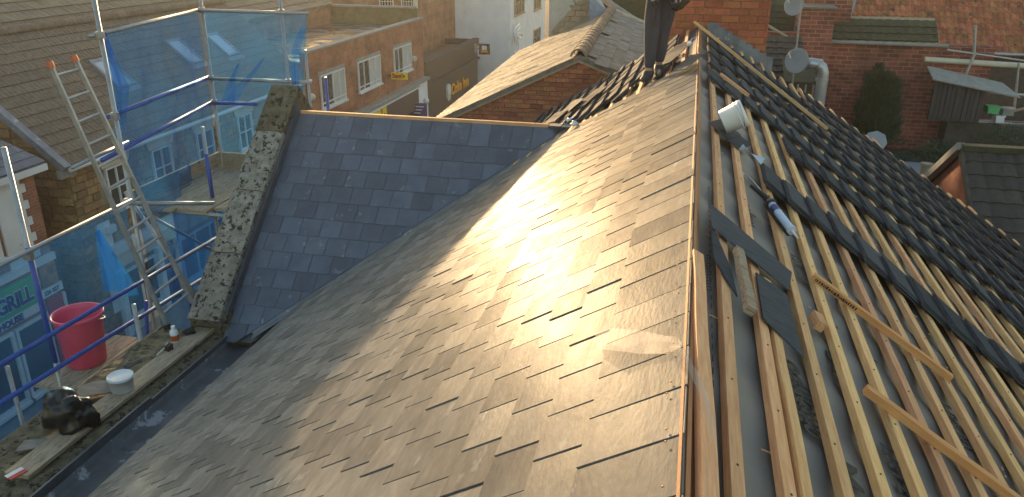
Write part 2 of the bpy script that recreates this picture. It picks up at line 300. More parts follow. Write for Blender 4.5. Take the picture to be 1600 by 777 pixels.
def text(body, size, fr, x, y, z, mat_, name='lettering', parent=None, rot=0, align='LEFT', ext=.004, sx=1, bold=0):
    cu = bpy.data.curves.new('t', 'FONT'); cu.body = body; cu.size = size; cu.extrude = ext; cu.align_x = align; cu.resolution_u = 3; cu.offset = bold
    o = bpy.data.objects.new('t', cu); col.objects.link(o); dg = bpy.context.evaluated_depsgraph_get()
    me = bpy.data.meshes.new_from_object(o.evaluated_get(dg)); bpy.data.objects.remove(o); me.materials.clear(); me.materials.append(mat_)
    M = fr.M(x, y, z) @ Matrix.Rotation(rot, 4, 'Z') @ Matrix.Diagonal((sx, 1, 1, 1)); me.transform(M)
    return link(name, me, parent)

# generic window on a wall frame (x along wall, y up, z outwards)
def window(parent, fr, x0, x1, y0, y1, nx=2, ny=2, fm=None, bar=.05, z=.0, sill=True, curtain=False):
    fm = fm or MAT['white_paint']; b = MB(); d0, d1 = z-.05, z+.03
    for a, c in ((x0, x0+bar), (x1-bar, x1)): b.box(fr, a, c, y0, y1, d0, d1)
    for a, c in ((y0, y0+bar), (y1-bar, y1)): b.box(fr, x0+bar, x1-bar, a, c, d0, d1)
    for i in range(1, nx): x = x0+(x1-x0)*i/nx; b.box(fr, x-bar*.3, x+bar*.3, y0+bar, y1-bar, d0, d1-.012)
    for j in range(1, ny): y = y0+(y1-y0)*j/ny; b.box(fr, x0+bar, x1-bar, y-bar*.3, y+bar*.3, d0, d1-.018)
    w = b.obj('window', fm, parent)
    MB().box(fr, x0+bar*.5, x1-bar*.5, y0+bar*.5, y1-bar*.5, d0-.02, d0+.012).obj('pane', MAT['glass'], w)
    if curtain: MB().box(fr, x0+(x1-x0)*.52, x1-bar, y0+bar, y1-bar, d0+.014, d0+.020).obj('curtain', MAT['curtain'], w)
    if sill: MB().box(fr, x0-.06, x1+.06, y0-.08, y0-.003, d0, d1+.06).obj('sill', fm, w)
    return w

# fields of individually built blocks on a frame: colour varies per object
def blocks(parent, name, mat_, fr, x0, x1, y0, y1, bw, bh, gap, th, keep=(), jit=0.0, limit=300, key=None, varw=0.0, stagger=.5, zvar=.006, holes=()):
    recs = []; j = 0; y = y0
    while y < y1-.01:
        h = bh*(1+random.uniform(-varw, varw)*.5); x = x0-(bw*stagger if j % 2 else 0)
        while x < x1:
            w = bw*(1+random.uniform(-varw, varw)); poly = [(max(x, x0), y), (min(x+w-gap, x1), y), (min(x+w-gap, x1), min(y+h-gap, y1)), (max(x, x0), min(y+h-gap, y1))]
            x += w
            if poly[1][0]-poly[0][0] < .02 or poly[2][1]-poly[1][1] < .02: continue
            full = varw == 0 and abs((poly[1][0]-poly[0][0])-(bw-gap)) < 1e-5 and abs((poly[2][1]-poly[1][1])-(bh-gap)) < 1e-5
            cx, cy = (poly[0][0]+poly[2][0])/2, (poly[0][1]+poly[2][1])/2
            if any(a < cx < b and c < cy < d for a, b, c, d in holes): continue
            q = poly
            for k in keep: q = clip(q, *k) if q else q
            if not q or abs(area(q)) < .15*bw*bh*.3: continue
            if len(q) != 4 or abs(area(q)-area(poly)) > 1e-6: full = False
            recs.append((q, full, cx, cy))
        y += h; j += 1
    if key: recs.sort(key=lambda r: key(r[2], r[3]))
    sh = None; mb = MB()
    for i, (q, full, cx, cy) in enumerate(recs):
        z = random.uniform(0, zvar)
        if i < limit:
            if full:
                if sh is None: sh = MB().box(WORLD, 0, bw-gap, 0, bh-gap, 0, th).mesh(name, mat_)
                link(name, sh, parent, mat=fr.M(q[0][0], q[0][1], z))
            else:
                ox, oy = q[0]; link(name, MB().prism(WORLD, [(a-ox, b-oy) for a, b in q], 0, th).mesh(name, mat_), parent, mat=fr.M(ox, oy, z))
        else: mb.prism(fr, q, z, z+th)
    if mb.v: mb.obj(name+'_remainder', mat_, parent, kind='stuff')

# ==================================================================== SETTING: ground
gm = bmesh.new(); nn = 60
for i in range(nn+1):
    for j in range(nn+1):
        x = -260+520*i/nn; y = -120+520*j/nn; gm.verts.new((x, y, 0.0))
gm.verts.ensure_lookup_table()
for i in range(nn):
    for j in range(nn): a = i*(nn+1)+j; gm.faces.new([gm.verts[k] for k in (a, a+nn+1, a+nn+2, a+1)])
me = bpy.data.meshes.new('ground'); gm.to_mesh(me); gm.free(); me.materials.append(MAT['yard']); link('ground', me, kind='structure')
MB().box(WORLD, -13.2, -8.0, -60, 47, -.05, .02).obj('road', MAT['asphalt'], kind='structure')
MB().box(WORLD, -14.99, -13.2, -60, 47, -.05, .13).obj('pavement', MAT['paving'], kind='structure')
MB().box(WORLD, -8.0, -6.0, -60, 47, -.05, .13).obj('pavement', MAT['paving'], kind='structure')
MB().box(WORLD, 6.0, 60, 12.4, 90, -1.0, 3.2).obj('raised_yard', MAT['yard'], kind='structure')

# ==================================================================== OUR ROOF
roof = thing('main_roof', 'long slate roof being re-covered, finished slates on the left slope and bare timber battens on the right', 'roof', (0, 5, 3))
XE, YEND, YFAR = 4.35, 9.15, 12.95
# body walls
b = MB(); b.box(WORLD, -5.9, 6.2, -3, 12.9, 0, 4.6); b.obj('house_body', MAT['bk_terrace'], roof)
def slab(fr, poly, z0, z1, name, m, par, **kw): return MB().prism(fr, poly, z0, z1).obj(name, m, par, **kw)
# decking under both slopes (membrane)
slab(FL, [(-3, 0), (YFAR, 0), (YFAR, 3.4), (YEND+.2, 2.0), (6.6, 5.05), (-3, 5.05)], -.12, -.03, 'left_slope_membrane', MAT['lead_dark'], roof)
# right membrane: gently sagging between the rafters
mb = MB(); nx, ny = 84, 200; vs = []; fs = []
for i in range(nx+1):
    for j in range(ny+1):
        x = 7.0*i/nx; y = -3+(YFAR-.3-max(0, x-2.0)*.55-.35*min(1, x)+3)*j/ny
        z = -.026+.007*math.sin(y*2*math.pi/.45)+.011*noise.noise(Vector((x*3, y*3, 1)))+.004*noise.noise(Vector((x*11, y*7, 5)))
        vs.append(FRr.p(x, y, z))
for i in range(nx):
    for j in range(ny): a = i*(ny+1)+j; fs.append((a, a+ny+1, a+ny+2, a+1))
mb.add(vs, fs).obj('right_slope_membrane', MAT['felt'], roof, smooth=True)
slab(FRr, [(0, -3), (7, -3), (7, YFAR-3.3), (2.2, YFAR-.7), (0, YFAR-.3)], -.2, -.05, 'right_slope_deck', MAT['board'], roof)

# ---- valley geometry on both planes
Nl, Nc = FL.Z, FC.Z
vd = Nl.cross(Nc).normalized(); vd = vd if vd.z < 0 else -vd
vt = Vector(onY(890, 205, 9.4)); 
# top of valley: on ridge of cross gable where it meets the left slope
xt = -(RZ-8.59)/math.tan(TL); vtop = Vector((xt, 9.4, 8.59))
tb = (vtop.z-6.52)/-vd.z; vbot = vtop+vd*tb
def inL(P): d = P-FL.O; return d.dot(FL.X), d.dot(FL.Y)
def inC(P): d = P-FC.O; return d.dot(FC.X), d.dot(FC.Y)
vLt, vLb = inL(vtop), inL(vbot); vCt, vCb = inC(vtop), inC(vbot)
def offset_line(p, q, d): dx, dy = q[0]-p[0], q[1]-p[1]; l = math.hypot(dx, dy); n = (-dy/l*d, dx/l*d); return (p[0]+n[0], p[1]+n[1]), (q[0]+n[0], q[1]+n[1])
# ---- finished slates on the left slope
GA, SW, T0, SLEN, TH = .185, .256, .32, .44, .0075
def slate_mesh(i, w, L, m):
    rnd = random.Random(100+i); pts = [(0.0, -L)]
    n = 6
    tail = [(w*k/n, rnd.uniform(-.0035, .0015)) for k in range(n+1)]
    pts = [(0, -L), (w, -L)]+[(w+rnd.uniform(-.001, .001), -L*.45)]+tail[::-1]+[(rnd.uniform(-.001, .001), -L*.5)]
    b = MB().prism(WORLD, pts, 0, TH); return b.mesh('slate', m)
SM = [slate_mesh(i, SW-.009, SLEN, MAT['slate']) for i in range(6)]
ROWS = int((5.12-T0)/GA)+1
recs = []
pL, qL = offset_line(vLt, vLb, 0); dxv = vLb[0]-vLt[0]; dyv = vLb[1]-vLt[1]; lv = math.hypot(dxv, dyv)
nrm = (dyv/lv, -dxv/lv)
if nrm[0] > 0: nrm = (-nrm[0], -nrm[1])        # points to smaller Y (towards the camera)
def kv(d): a, b_ = -nrm[0], -nrm[1]; return (a, b_, a*(vLt[0]+nrm[0]*d)+b_*(vLt[1]+nrm[1]*d))
KV = kv(.15)
for k in range(ROWS):
    t = T0+GA*k; off = (.5*SW if k % 2 else 0)+random.uniform(-.006, .006)
    j = 0
    while True:
        y = .35+off+j*SW; j += 1
        if y > YEND: break
        L = SLEN if k else T0+.02
        q = [(0, -L), (SW-.009, -L), (SW-.009, 0), (0, 0)]; full = True
        w = [(a+y, bb+t) for a, bb in q]
        c = clip(w, *KV) if w else w
        if not c: continue
        c = clip(c, 1, 0, YEND+random.uniform(-.05, .05))
        if not c or abs(area(c)) < .004: continue
        if abs(abs(area(c))-abs(area(w))) > 1e-5: full = False
        P = FL.p(y, t); 
        recs.append(((P-CAMPOS).length, k, y, t, L, full and k > 0, c))
recs.sort(key=lambda r: r[0])
stuffb = MB(); cnt = 0
def slate_local(k):
    tilt = math.asin(.0165/SLEN); lift = random.choice((.10, .15, .2, .3, .4, .45, .6, 1.1))*random.choice((1, 1, 1, 1, -.5))
    return tilt+R(random.uniform(-.1, .4)), R(lift), random.uniform(0, .002)+SW*math.sin(R(max(lift, 0)))
for d, k, y, t, L, full, c in recs:
    tx, ty, dz = slate_local(k); rz = R(random.uniform(-.35, .35))
    M = FL.M(y+random.uniform(-.002, .002), t+random.uniform(-.003, .003), .022+dz) @ Matrix.Rotation(rz, 4, 'Z') @ Matrix.Rotation(tx, 4, 'X') @ Matrix.Rotation(ty, 4, 'Y')
    if full: me = random.choice(SM)
    else:
        cc = c if area(c) > 0 else c[::-1]
        me = None; mbx = MB().prism(WORLD, [(a-y, bb-t) for a, bb in cc], 0, TH)
    px_ok = True
    if cnt < 300 and (P := M.translation) and not (P.y < 1.15 and P.x > -2.0):
        link('slate', me if me else mbx.mesh('slate', MAT['slate']), roof, mat=M); cnt += 1
    else:
        if me: vs = [M @ v.co for v in me.vertices]; fs = [tuple(p.vertices) for p in me.polygons]
        else: vs = [M @ Vector(v) for v in mbx.v]; fs = mbx.f
        stuffb.add(vs, fs)
stuffb.obj('slates_beyond', MAT['slate'], roof, kind='stuff')
# nails along the top course
nm = MB().lathe(WORLD, [(.0045, 0), (.0035, .002), (.0, .003)], 8, caps=False).mesh('nail', MAT['copper'], True)
y = .35
while y < 5:
    for dy in (.03, SW-.03): link('nail', nm, roof, mat=FL.M(y+dy, .035+random.uniform(-.006, .006), .028))
    y += SW
# ridge board along the top of the finished slope and the strip of membrane lapped over the ridge
rb = MB(); rb.box(FL, -2, YFAR-.1, -.013, -.003, -.06, .020); rb.obj('ridge_edge_batten', MAT['treated'], roof)
rb = MB(); rb.box(FRr, .004, .018, -2, YFAR-.15, -.03, .022); rb.obj('ridge_edge_lath', MAT['treated'], roof)
# copings of battens on the unfinished far part of the left slope
for k in range(0, 17):
    s = .16+.185*k; y1 = YFAR-.1 
    if s > 2.9: break
    MB().box(FL, YEND-.18+random.uniform(-.05, .1)-(.10 if s > 1.2 else 0), y1, s, s+.045, -.008, .017+.008).obj('batten', MAT['batten_x'], roof)
# ---- right slope battens
SB = [.145, .325]+[.55+.181*i for i in range(34)]
for i, s in enumerate(SB):
    ye = YFAR-.06-max(0, s-2.2)*.55+random.uniform(-.28, .12)
    if s > 6.6: break
    hb = .025; wob = random.uniform(-.006, .006)
    m = MB(); n = 10; y0 = -2
    ring = []
    for q in range(n+1):
        yy = y0+(ye-y0)*q/n; o = wob*math.sin(q*.9+i)+random.uniform(-.0015, .0015)
        ring += [FRr.p(s+o, yy, -.008), FRr.p(s+o+.045, yy, -.008), FRr.p(s+o+.045, yy, hb), FRr.p(s+o, yy, hb)]
    fs = [(q*4+e, (q+1)*4+e, (q+1)*4+(e+1) % 4, q*4+(e+1) % 4) for q in range(n) for e in range(4)]+[(0, 1, 2, 3), (n*4+3, n*4+2, n*4+1, n*4)]
    m.add(ring, fs).obj('batten', MAT['batten'], roof)
b = MB()
for i, s in enumerate(SB[:22]):
    for q in range(20):
        y = 1.0+.45*q+random.uniform(-.02, .02); b.box(FRr, s+.019, s+.025, y, y+.006, .024, .0275)
b.obj('batten_nails', MAT['rubber'], roof, kind='stuff')
b = MB()
for q in range(90):
    x, y = random.uniform(.1, 2.2), random.uniform(1.5, 6.5); a = random.uniform(0, 3.1); l = random.uniform(.01, .05)
    if min(abs(x-(k+.022)) for k in SB) < .04: continue
    b.box(Fr(FRr.p(x, y, -.012), FRr.X*math.cos(a)+FRr.Y*math.sin(a), FRr.Y*math.cos(a)-FRr.X*math.sin(a)), 0, l, 0, .004, 0, .003)
b.obj('splinters', MAT['batten'], roof, kind='stuff')
# printed membrane lettering
for (px, py, rt, sz, txt) in [(1222, 556, -88, .11, 'oaltex'), (1238, 590, -88, .085, 'LR120'), (1272, 470, -88, .10, 'oaltex'), (1290, 545, -88, .085, 'LR120'), (1330, 520, -88, .10, 'oaltex'),
                              (1290, 700, -88, .12, 'M'), (1375, 690, -88, .085, 'LR120'), (1235, 395, -88, .085, 'LR120'), (1400, 730, -88, .10, 'oaltex'), (1155, 310, -88, .10, 'oaltex'), (1195, 330, -88, .085, 'LR120'),
                              (1255, 260, -88, .10, 'oaltex'), (1330, 380, -88, .10, 'oaltex'), (1460, 620, -88, .085, 'LR120'), (1560, 740, -88, .10, 'oaltex')]:
    u, v = FRr.px(px, py, -.01); text(txt, sz*1.45, FRr, u, v, -.0095, MAT['ink'], 'membrane_print', roof, rot=R(rt), ext=.0008, sx=1.1, bold=.003)
# dashed overlap line
b = MB()
for q in range(40):
    y = 1.2+q*.085; b.box(FRr, .118, .1215, y, y+.04, -.014, -.0115)
b.obj('membrane_dashes', MAT['ink'], roof)
b = MB()
for q in range(26): b.box(FRr, .098+.012*(q % 2), .106+.012*(q % 2), 3.05+q*.016, 3.058+q*.016, -.014, -.0115)
b.obj('membrane_small_print', MAT['ink'], roof)

# ---- cross gable roof
cg = thing('cross_gable_roof', 'blue-grey slate gable roof in shade, running left from the main roof to the mossy coping', 'roof', (-3.5, 8.2, 6.5))
tri = [vCt, (0, .02), (vCb[0]+.1, .02), (vCb[0]+.1, vCb[1])]
slab(FC, tri if area(tri) > 0 else tri[::-1], -.12, -.01, 'gable_slope_membrane', MAT['lead_dark'], cg)
FCb = Fr((-5.05, 9.4, 8.59), (1, 0, 0), (0, math.cos(TC), -math.sin(TC)))
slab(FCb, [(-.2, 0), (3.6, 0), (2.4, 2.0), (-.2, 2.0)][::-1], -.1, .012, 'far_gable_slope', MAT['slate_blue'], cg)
a_, b_, c_ = None, None, None
dx, dy = vCb[0]-vCt[0], vCb[1]-vCt[1]; l = math.hypot(dx, dy); nc = (dy/l, -dx/l)
if nc[1] > 0: nc = (-nc[0], -nc[1])
KC = (-nc[0], -nc[1], -(nc[0]*(vCt[0]+nc[0]*.03)+nc[1]*(vCt[1]+nc[1]*.03)))
GC, WC = .236, .262
sc = None; k = 0; t = .36
while t < 3.4:
    off = (.5*WC if k % 2 else 0); j = -1
    while True:
        x = .02+off+j*WC; j += 1
        if x > 4: break
        L = .50 if k else .36
        poly = [(t-L, x), (t, x), (t, x+WC-.009), (t-L, x+WC-.009)]
        cpl = clip(poly, 0, -1, -.02); 
        if cpl: cpl = clip(cpl, *KC)
        if not cpl or abs(area(cpl)) < .003: continue
        cpl = cpl if area(cpl) > 0 else cpl[::-1]
        full = abs(area(cpl)-area(poly)) < 1e-6 and k
        if full:
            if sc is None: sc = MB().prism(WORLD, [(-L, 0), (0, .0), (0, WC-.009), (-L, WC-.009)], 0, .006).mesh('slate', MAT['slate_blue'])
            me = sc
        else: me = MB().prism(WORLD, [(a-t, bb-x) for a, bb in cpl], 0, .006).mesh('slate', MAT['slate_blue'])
        link('slate', me, cg, mat=FC.M(t+random.uniform(-.002, .002), x, .021+random.uniform(0, .002)) @ Matrix.Rotation(R(-.0), 4, 'Z') @ Matrix.Rotation(-math.asin(.017/.5), 4, 'Y') @ Matrix.Rotation(R(random.uniform(-.25, .25)), 4, 'X'))
    t += GC; k += 1
MB().box(WORLD, -5.03, vtop.x-.28, 9.375, 9.425, 8.585, 8.628).obj('ridge_batten', MAT['batten_x'], cg)
MB().box(WORLD, vtop.x-.276, vtop.x+.12, 9.33, 9.47, 8.60, 8.622).obj('lead_saddle', MAT['lead_dark'], cg)
# lead valley
b = MB(); n = 30; vs = []
upL = (FL.X*nrm[0]+FL.Y*nrm[1]).normalized(); upC = (FC.X*nc[0]+FC.Y*nc[1]).normalized()
for i in range(n+1):
    P = vtop.lerp(vbot, i/n); w = random.uniform(-.004, .004)
    vs += [P+upC*.10+Nc*.008, P+upC*.012+Nc*.012, P+Nl*.006, P+upL*.05+Nl*.006, P+upL*(.10+w)+Nl*(.008+w), P+upL*(.165+w)+Nl*.010, P+upL*.30+Nl*.004]
fs = [(i*7+j, i*7+j+1, (i+1)*7+j+1, (i+1)*7+j) for i in range(n) for j in range(6)]
b.add(vs, fs).obj('valley_lead', MAT['lead'], roof, smooth=True)

# ==================================================================== stone coping of the gable, parapet, gutter
cop = thing('gable_coping', 'raking stone coping spotted black and white with lichen beside the blue-grey slates', 'stone coping', (-5.25, 8.2, 6.6))
XI, XO = -5.06, -5.46
L0 = -.28; segs = [(-.30, .42), (.43, 1.30), (1.31, 2.16), (2.17, 3.02)]
for i, (s0, s1) in enumerate(segs):
    bm = bmesh.new(); nx, ny = 16, 8
    for a in range(nx+1):
        for c in range(ny+1):
            x = s0+(s1-s0)*a/nx; y = (XO+5.05)+(XI-XO)*c/ny
            z = .20+.012*noise.noise(Vector((x*7, y*7, i)))+.006*noise.noise(Vector((x*25, y*25, i)))
            if c in (0, ny): z -= .016
            if a in (0, nx): z -= .012
            bm.verts.new(FC.p(x, y, z))
    bm.verts.ensure_lookup_table()
    for a in range(nx):
        for c in range(ny): q = a*(ny+1)+c; bm.faces.new([bm.verts[k] for k in (q, q+ny+1, q+ny+2, q+1)])
    me = bpy.data.meshes.new('coping_stone'); bm.to_mesh(me); bm.free(); vs = [tuple(v.co) for v in me.vertices]; fs = [tuple(p.vertices) for p in me.polygons]
    MB().add(vs, fs).box(FC, s0+.004, s1-.004, XO+5.05+.004, XI+5.05-.004, .06, .185).obj('coping_stone', MAT['lichen'] if i else MAT['mossy'], cop)
slab(FC, [(-.3, XO+5.09), (3.05, XO+5.09), (3.05, XI+5.03), (-.3, XI+5.03)], -.9, .058, 'gable_upstand', MAT['mossy'], cop)
slab(FC, [(-.05, -.008), (3.0, -.008), (3.0, .03), (-.05, .03)], -.05, .12, 'soaker_flashing', MAT['lead_dark'], cop)
MB().box(WORLD, XO-.03, XI+.05, 7.14, 7.52, 6.3, 6.72).obj('kneeler_stone', MAT['mossy'], cop)

par = thing('parapet_wall', 'low mossy parapet wall with plank along the left roof edge', 'wall', (-5.5, 3, 3))
MB().box(WORLD, -6.0, -5.02, -2.5, 7.14, 3.0, 6.42).obj('wall_core', MAT['mortar'], par)
bm = bmesh.new(); nx, ny = 8, 110
for a in range(nx+1):
    for c in range(ny+1):
        x = -6.02+1.0*a/nx; y = -2.5+9.66*c/ny; z = 6.47+.03*noise.noise(Vector((x*5, y*5, 2)))+.012*noise.noise(Vector((x*22, y*22, 2)))
        if a in (0, nx): z = 6.40
        bm.verts.new((x, y, z))
bm.verts.ensure_lookup_table()
for a in range(nx):
    for c in range(ny): q = a*(ny+1)+c; bm.faces.new([bm.verts[k] for k in (q, q+ny+1, q+ny+2, q+1)])
me = bpy.data.meshes.new('mossy_top'); bm.to_mesh(me); bm.free(); me.materials.append(MAT['mossy']); link('mossy_top', me, par)
FPI = Fr((-5.018, 0, 6.05), (0, 1, 0), (0, 0, 1))      # inner face (towards gutter) normal +X
blocks(par, 'brick', MAT['brick'], FPI, 2.6, 7.1, .08, .40, .235, .08, .010, .012, key=lambda x, y: -x)
# gutter
gut = thing('lead_gutter', 'dark lead-lined box gutter with pale stains below the finished slates', 'gutter', (-4.7, 4, 6.2))
b = MB(); vs = []; prof = [(-5.005, 6.40), (-4.985, 6.41), (-4.97, 6.20), (-4.93, 6.17), (-4.45, 6.175), (-4.38, 6.30), (-4.30, 6.70), (-4.25, 6.745)]
prof = [(-4.995, 6.44), (-4.975, 6.45), (-4.965, 6.38), (-4.90, 6.36), (-4.80, 6.36), (-4.52, 6.41), (-4.38, 6.52), (-4.26, 6.72)]
ys = [-2.5+9.62*i/60 for i in range(61)]
for y in ys:
    for x, z in prof: vs.append((x, y, z+.004*noise.noise(Vector((x*6, y*3, 3)))))
m8 = len(prof); fs = [(i*m8+j, i*m8+j+1, (i+1)*m8+j+1, (i+1)*m8+j) for i in range(60) for j in range(m8-1)]
b.add(vs, fs).obj('lead_lining', MAT['gutter_lead'], gut, smooth=True)
for y in (2.2, 3.9, 5.15, 6.2):
    b = MB(); w = .05
    for (x0, z0), (x1, z1) in zip(prof[2:-1], prof[3:]):
        b.add([(x0, y-w, z0+.004), (x1, y-w, z1+.004), (x1, y+w, z1+.016), (x0, y+w, z0+.016)], [(0, 1, 2, 3)])
        b.add([(x0, y+w, z0+.016), (x1, y+w, z1+.016), (x1, y+w, z1), (x0, y+w, z0)], [(0, 1, 2, 3)])
    b.obj('lead_lap', MAT['gutter_lead'], gut)
MB().box(WORLD, -5.008, -4.985, -2.5, 5.7, 6.22, 6.535).obj('upstand_board', MAT['lead_dark'], gut)
MB().box(WORLD, -5.008, -4.985, 5.73, 7.1, 6.22, 6.50).obj('upstand_board', MAT['lead_dark'], gut)

# things on the parapet
pl = MB(); FP = Fr((-5.33, 4.40, 6.50), (0.033, 2.75, 0.0), (-2.75, .033, 0)); pl.box(FP, 0, 2.76, -.115, .125, 0, .036)
tag(pl.obj('plank', MAT['board']), 'long weathered plank lying along the top of the mossy parapet', 'plank')
PZ = 6.537
o = thing('small_tub', 'small round white plastic tub with lid standing on the plank', 'tub', tuple(onZ(192, 612, PZ)))
fr = Fr(onZ(192, 609, PZ), (1, 0, 0), (0, 1, 0))
MB().lathe(fr, [(.0, .0), (.098, .0), (.105, .012), (.118, .15), (.12, .15)], 32, caps=False).obj('body', MAT['white_plastic'], o, smooth=True)
MB().lathe(fr, [(.126, .142), (.126, .162), (.118, .168), (.112, .163), (0, .163)], 32, caps=False).obj('lid', MAT['white_plastic'], o, smooth=True)
q = onZ(150, 608, PZ); fr = Fr(q, (.8, .6, 0), (-.6, .8, 0))
tag(MB().prism(fr, [(-.17, -.12), (.15, -.14), (.17, .11), (-.02, .15), (-.16, .10)], 0.004, .012).obj('slate_offcut', MAT['slate']), 'pale grey slate offcut lying beside the white tub on the parapet', 'slate')
q = onZ(52, 697, PZ-.03); fr = Fr(q, (.9, .43, 0), (-.43, .9, 0))
tag(MB().prism(fr, [(-.12, -.07), (.16, -.05), (.20, .08), (-.10, .09)], 0.006, .014).obj('slate_offcut', MAT['slate']), 'stained slate offcut lying in front of the black bag near the plank end', 'slate')
q = onZ(203, 573, PZ); fr = Fr(q, (.35, .93, 0), (-.93, .35, 0))
tag(MB().prism(fr, [(-.06, -.03), (.14, -.02), (.15, .03), (-.05, .04)], 0.004, .012).obj('slate_offcut', MAT['slate_dark']), 'narrow dark slate sliver behind the white tub', 'slate')
q = onZ(15, 745, PZ); fr = Fr(q, (.3, .95, 0), (-.95, .3, 0))
for i, mm in enumerate(('redp', 'white_paint', 'amber')):
    pass
b = thing('marker_card', 'red and white printed card lying at the near end of the plank', 'card', tuple(q))
MB().box(fr, -.02, .12, -.06, -.01, 0, .006).obj('red_band', MAT['redp'], b); MB().box(fr, -.02, .12, -.009, .04, 0, .006).obj('white_band', MAT['white_paint'], b)
# bottle
q = onZ(274, 534, PZ); fr = Fr(q, (1, 0, 0), (0, 1, 0)); o = thing('glue_bottle', 'small white bottle with red-brown label and cap on the plank', 'bottle', tuple(q))
MB().lathe(fr, [(.0, 0), (.042, 0), (.045, .01), (.045, .12), (.036, .145), (.018, .155), (.018, .17)], 20, caps=False).obj('body', MAT['white_plastic'], o, smooth=True)
MB().lathe(fr, [(.0462, .022), (.0462, .09)], 20, caps=False).obj('label_wrap', MAT['amber'], o, smooth=True)
MB().lathe(fr, [(.022, .166), (.022, .195), (.0, .196)], 16, caps=False).obj('cap', MAT['white_plastic'], o, smooth=True)
# brush
q = onZ(260, 548, PZ); fr = Fr(q, (.2, .98, 0), (-.98, .2, 0)); o = thing('paint_brush', 'small brush with pale handle and dark bristles on the plank', 'brush', tuple(q))
MB().path([fr.p(-.13, .0, .012), fr.p(-.05, .01, .02), fr.p(.0, .02, .03), fr.p(.05, .02, .07)], [.010, .012, .010, .009]).obj('handle', MAT['cream'], o, smooth=True)
MB().box(fr, -.01, .06, -.045, .010, .0, .06).obj('bristles', MAT['rubber'], o)
# glove / rag
def crumple(name, q, sx, sy, sz, m, label, cat, seed, amp=.35, sub=3, flat=True):
    bm = bmesh.new(); bmesh.ops.create_icosphere(bm, subdivisions=sub, radius=1)
    for v in bm.verts:
        d = v.co.normalized(); n = 1+amp*noise.noise(d*1.9+Vector((seed, 0, 0)))+amp*.38*noise.noise(d*4.4+Vector((0, seed, 0)))+amp*.45*(.22-abs(noise.noise(d*3.3+Vector((seed, seed, 0)))))+amp*.2*(.2-abs(noise.noise(d*8+Vector((seed, 0, seed)))))
        v.co = Vector((d.x*sx*n, d.y*sy*n, max(d.z, -.45 if flat else -1)*sz*n+(.45*sz if flat else 0)))
    me = bpy.data.meshes.new(name); bm.to_mesh(me); bm.free(); me.materials.append(m); me.shade_smooth(); me.transform(Matrix.Translation(q))
    o = link(name, me)
    if label: tag(o, label, cat)
    return o
crumple('work_glove', onZ(295, 520, PZ), .075, .06, .04, MAT['rubber'], 'crumpled black work glove at the far end of the plank', 'glove', 3, .6)
bag = crumple('rubbish_bag', onZ(112, 662, PZ), .24, .17, .24, MAT['black_bag'], 'crumpled black plastic bag slumped over the plank on the parapet', 'bag', 9, .38, 4)

# ==================================================================== chimney stack at the far end of the ridge
ch = thing('brick_chimney', 'broad orange-red brick chimney stack rising from the far end of the ridge', 'chimney', (.25, 13.3, 9))
CX0, CX1, CY = -.62, 1.03, 13.0
MB().box(WORLD, CX0+.012, CX1-.012, CY+.012, CY+1.0, 8.0, 11.0).obj('chimney_core', MAT['mortar'], ch)
FCH = Fr((0, CY+.012, 8.3), (1, 0, 0), (0, 0, 1))
rl = lambda x: 0
blocks(ch, 'brick', MAT['brick_chim'], FCH, CX0, CX1, .3, 2.6, .27, .105, .010, .014, key=lambda x, y: abs(y-1.3), limit=170, zvar=.004)
FCS = Fr((CX1-.012, 13.0, 8.3), (0, 1, 0), (0, 0, 1))
blocks(ch, 'brick', MAT['brick_chim'], FCS, .0, 1.0, .3, 2.6, .27, .105, .010, .014, limit=120)
# stepped flashing down its right foot
for i in range(9):
    s = .16+.125*i*1.0; P = FRr.p(s, CY-.004, 0)
    x0 = P.x; z0 = P.z
    b = MB(); f2 = Fr((x0, CY-.022-.0085*(8-i), z0), (1, 0, 0), (0, 0, 1))
    b.prism(f2, [(-.02, -.08), (.16, -.16), (.155, .115), (.03, .125), (-.02, .09)], 0, .006)
    b.obj('stepped_flashing', MAT['lead'], ch)

# ==================================================================== slates loaded out on the battens
def stack_mb(n, seed, W=.262, LY=.45):
    rnd = random.Random(seed); out = []
    for i in range(n):
        dx, dy, a = rnd.uniform(-.008, .008), rnd.uniform(-.012, .012), rnd.uniform(-.02, .02)
        f = Fr((dx, dy, i*.0078), (math.cos(a), math.sin(a), 0), (-math.sin(a), math.cos(a), 0))
        out.append(MB().prism(f, [(0, 0), (W, rnd.uniform(-.004, .004)), (W+rnd.uniform(-.003, .003), LY), (rnd.uniform(-.003, .003), LY+rnd.uniform(-.004, .004))], 0, .0065))
    return out
near_parts = [[m.mesh('slate', MAT['slate_dark']) for m in stack_mb(4, 50+i)] for i in range(5)]
far_mesh = []
for i in range(6):
    b = MB()
    for m in stack_mb(4, 80+i): b.add(m.v, m.f)
    far_mesh.append(b.mesh('slate_stack', MAT['slate_dark']))
def put_stack(M, near, label, group):
    if near:
        r = thing('slate_stack', label, 'slate stack', M.translation, group)
        for me in random.choice(near_parts): link('slate', me, r, mat=M)
    else: tag(link('slate_stack', random.choice(far_mesh), None, mat=M), label, 'slate stack', group)
ORD = 'first second third fourth fifth sixth seventh eighth ninth tenth eleventh twelfth thirteenth fourteenth fifteenth sixteenth seventeenth eighteenth nineteenth twentieth twenty-first twenty-second twenty-third twenty-fourth twenty-fifth twenty-sixth twenty-seventh twenty-eighth'.split()
ROWN = ('front row', 'second row', 'third row', 'fourth row', 'fifth row')
TILT = Matrix.Rotation(R(9), 4, 'Y')
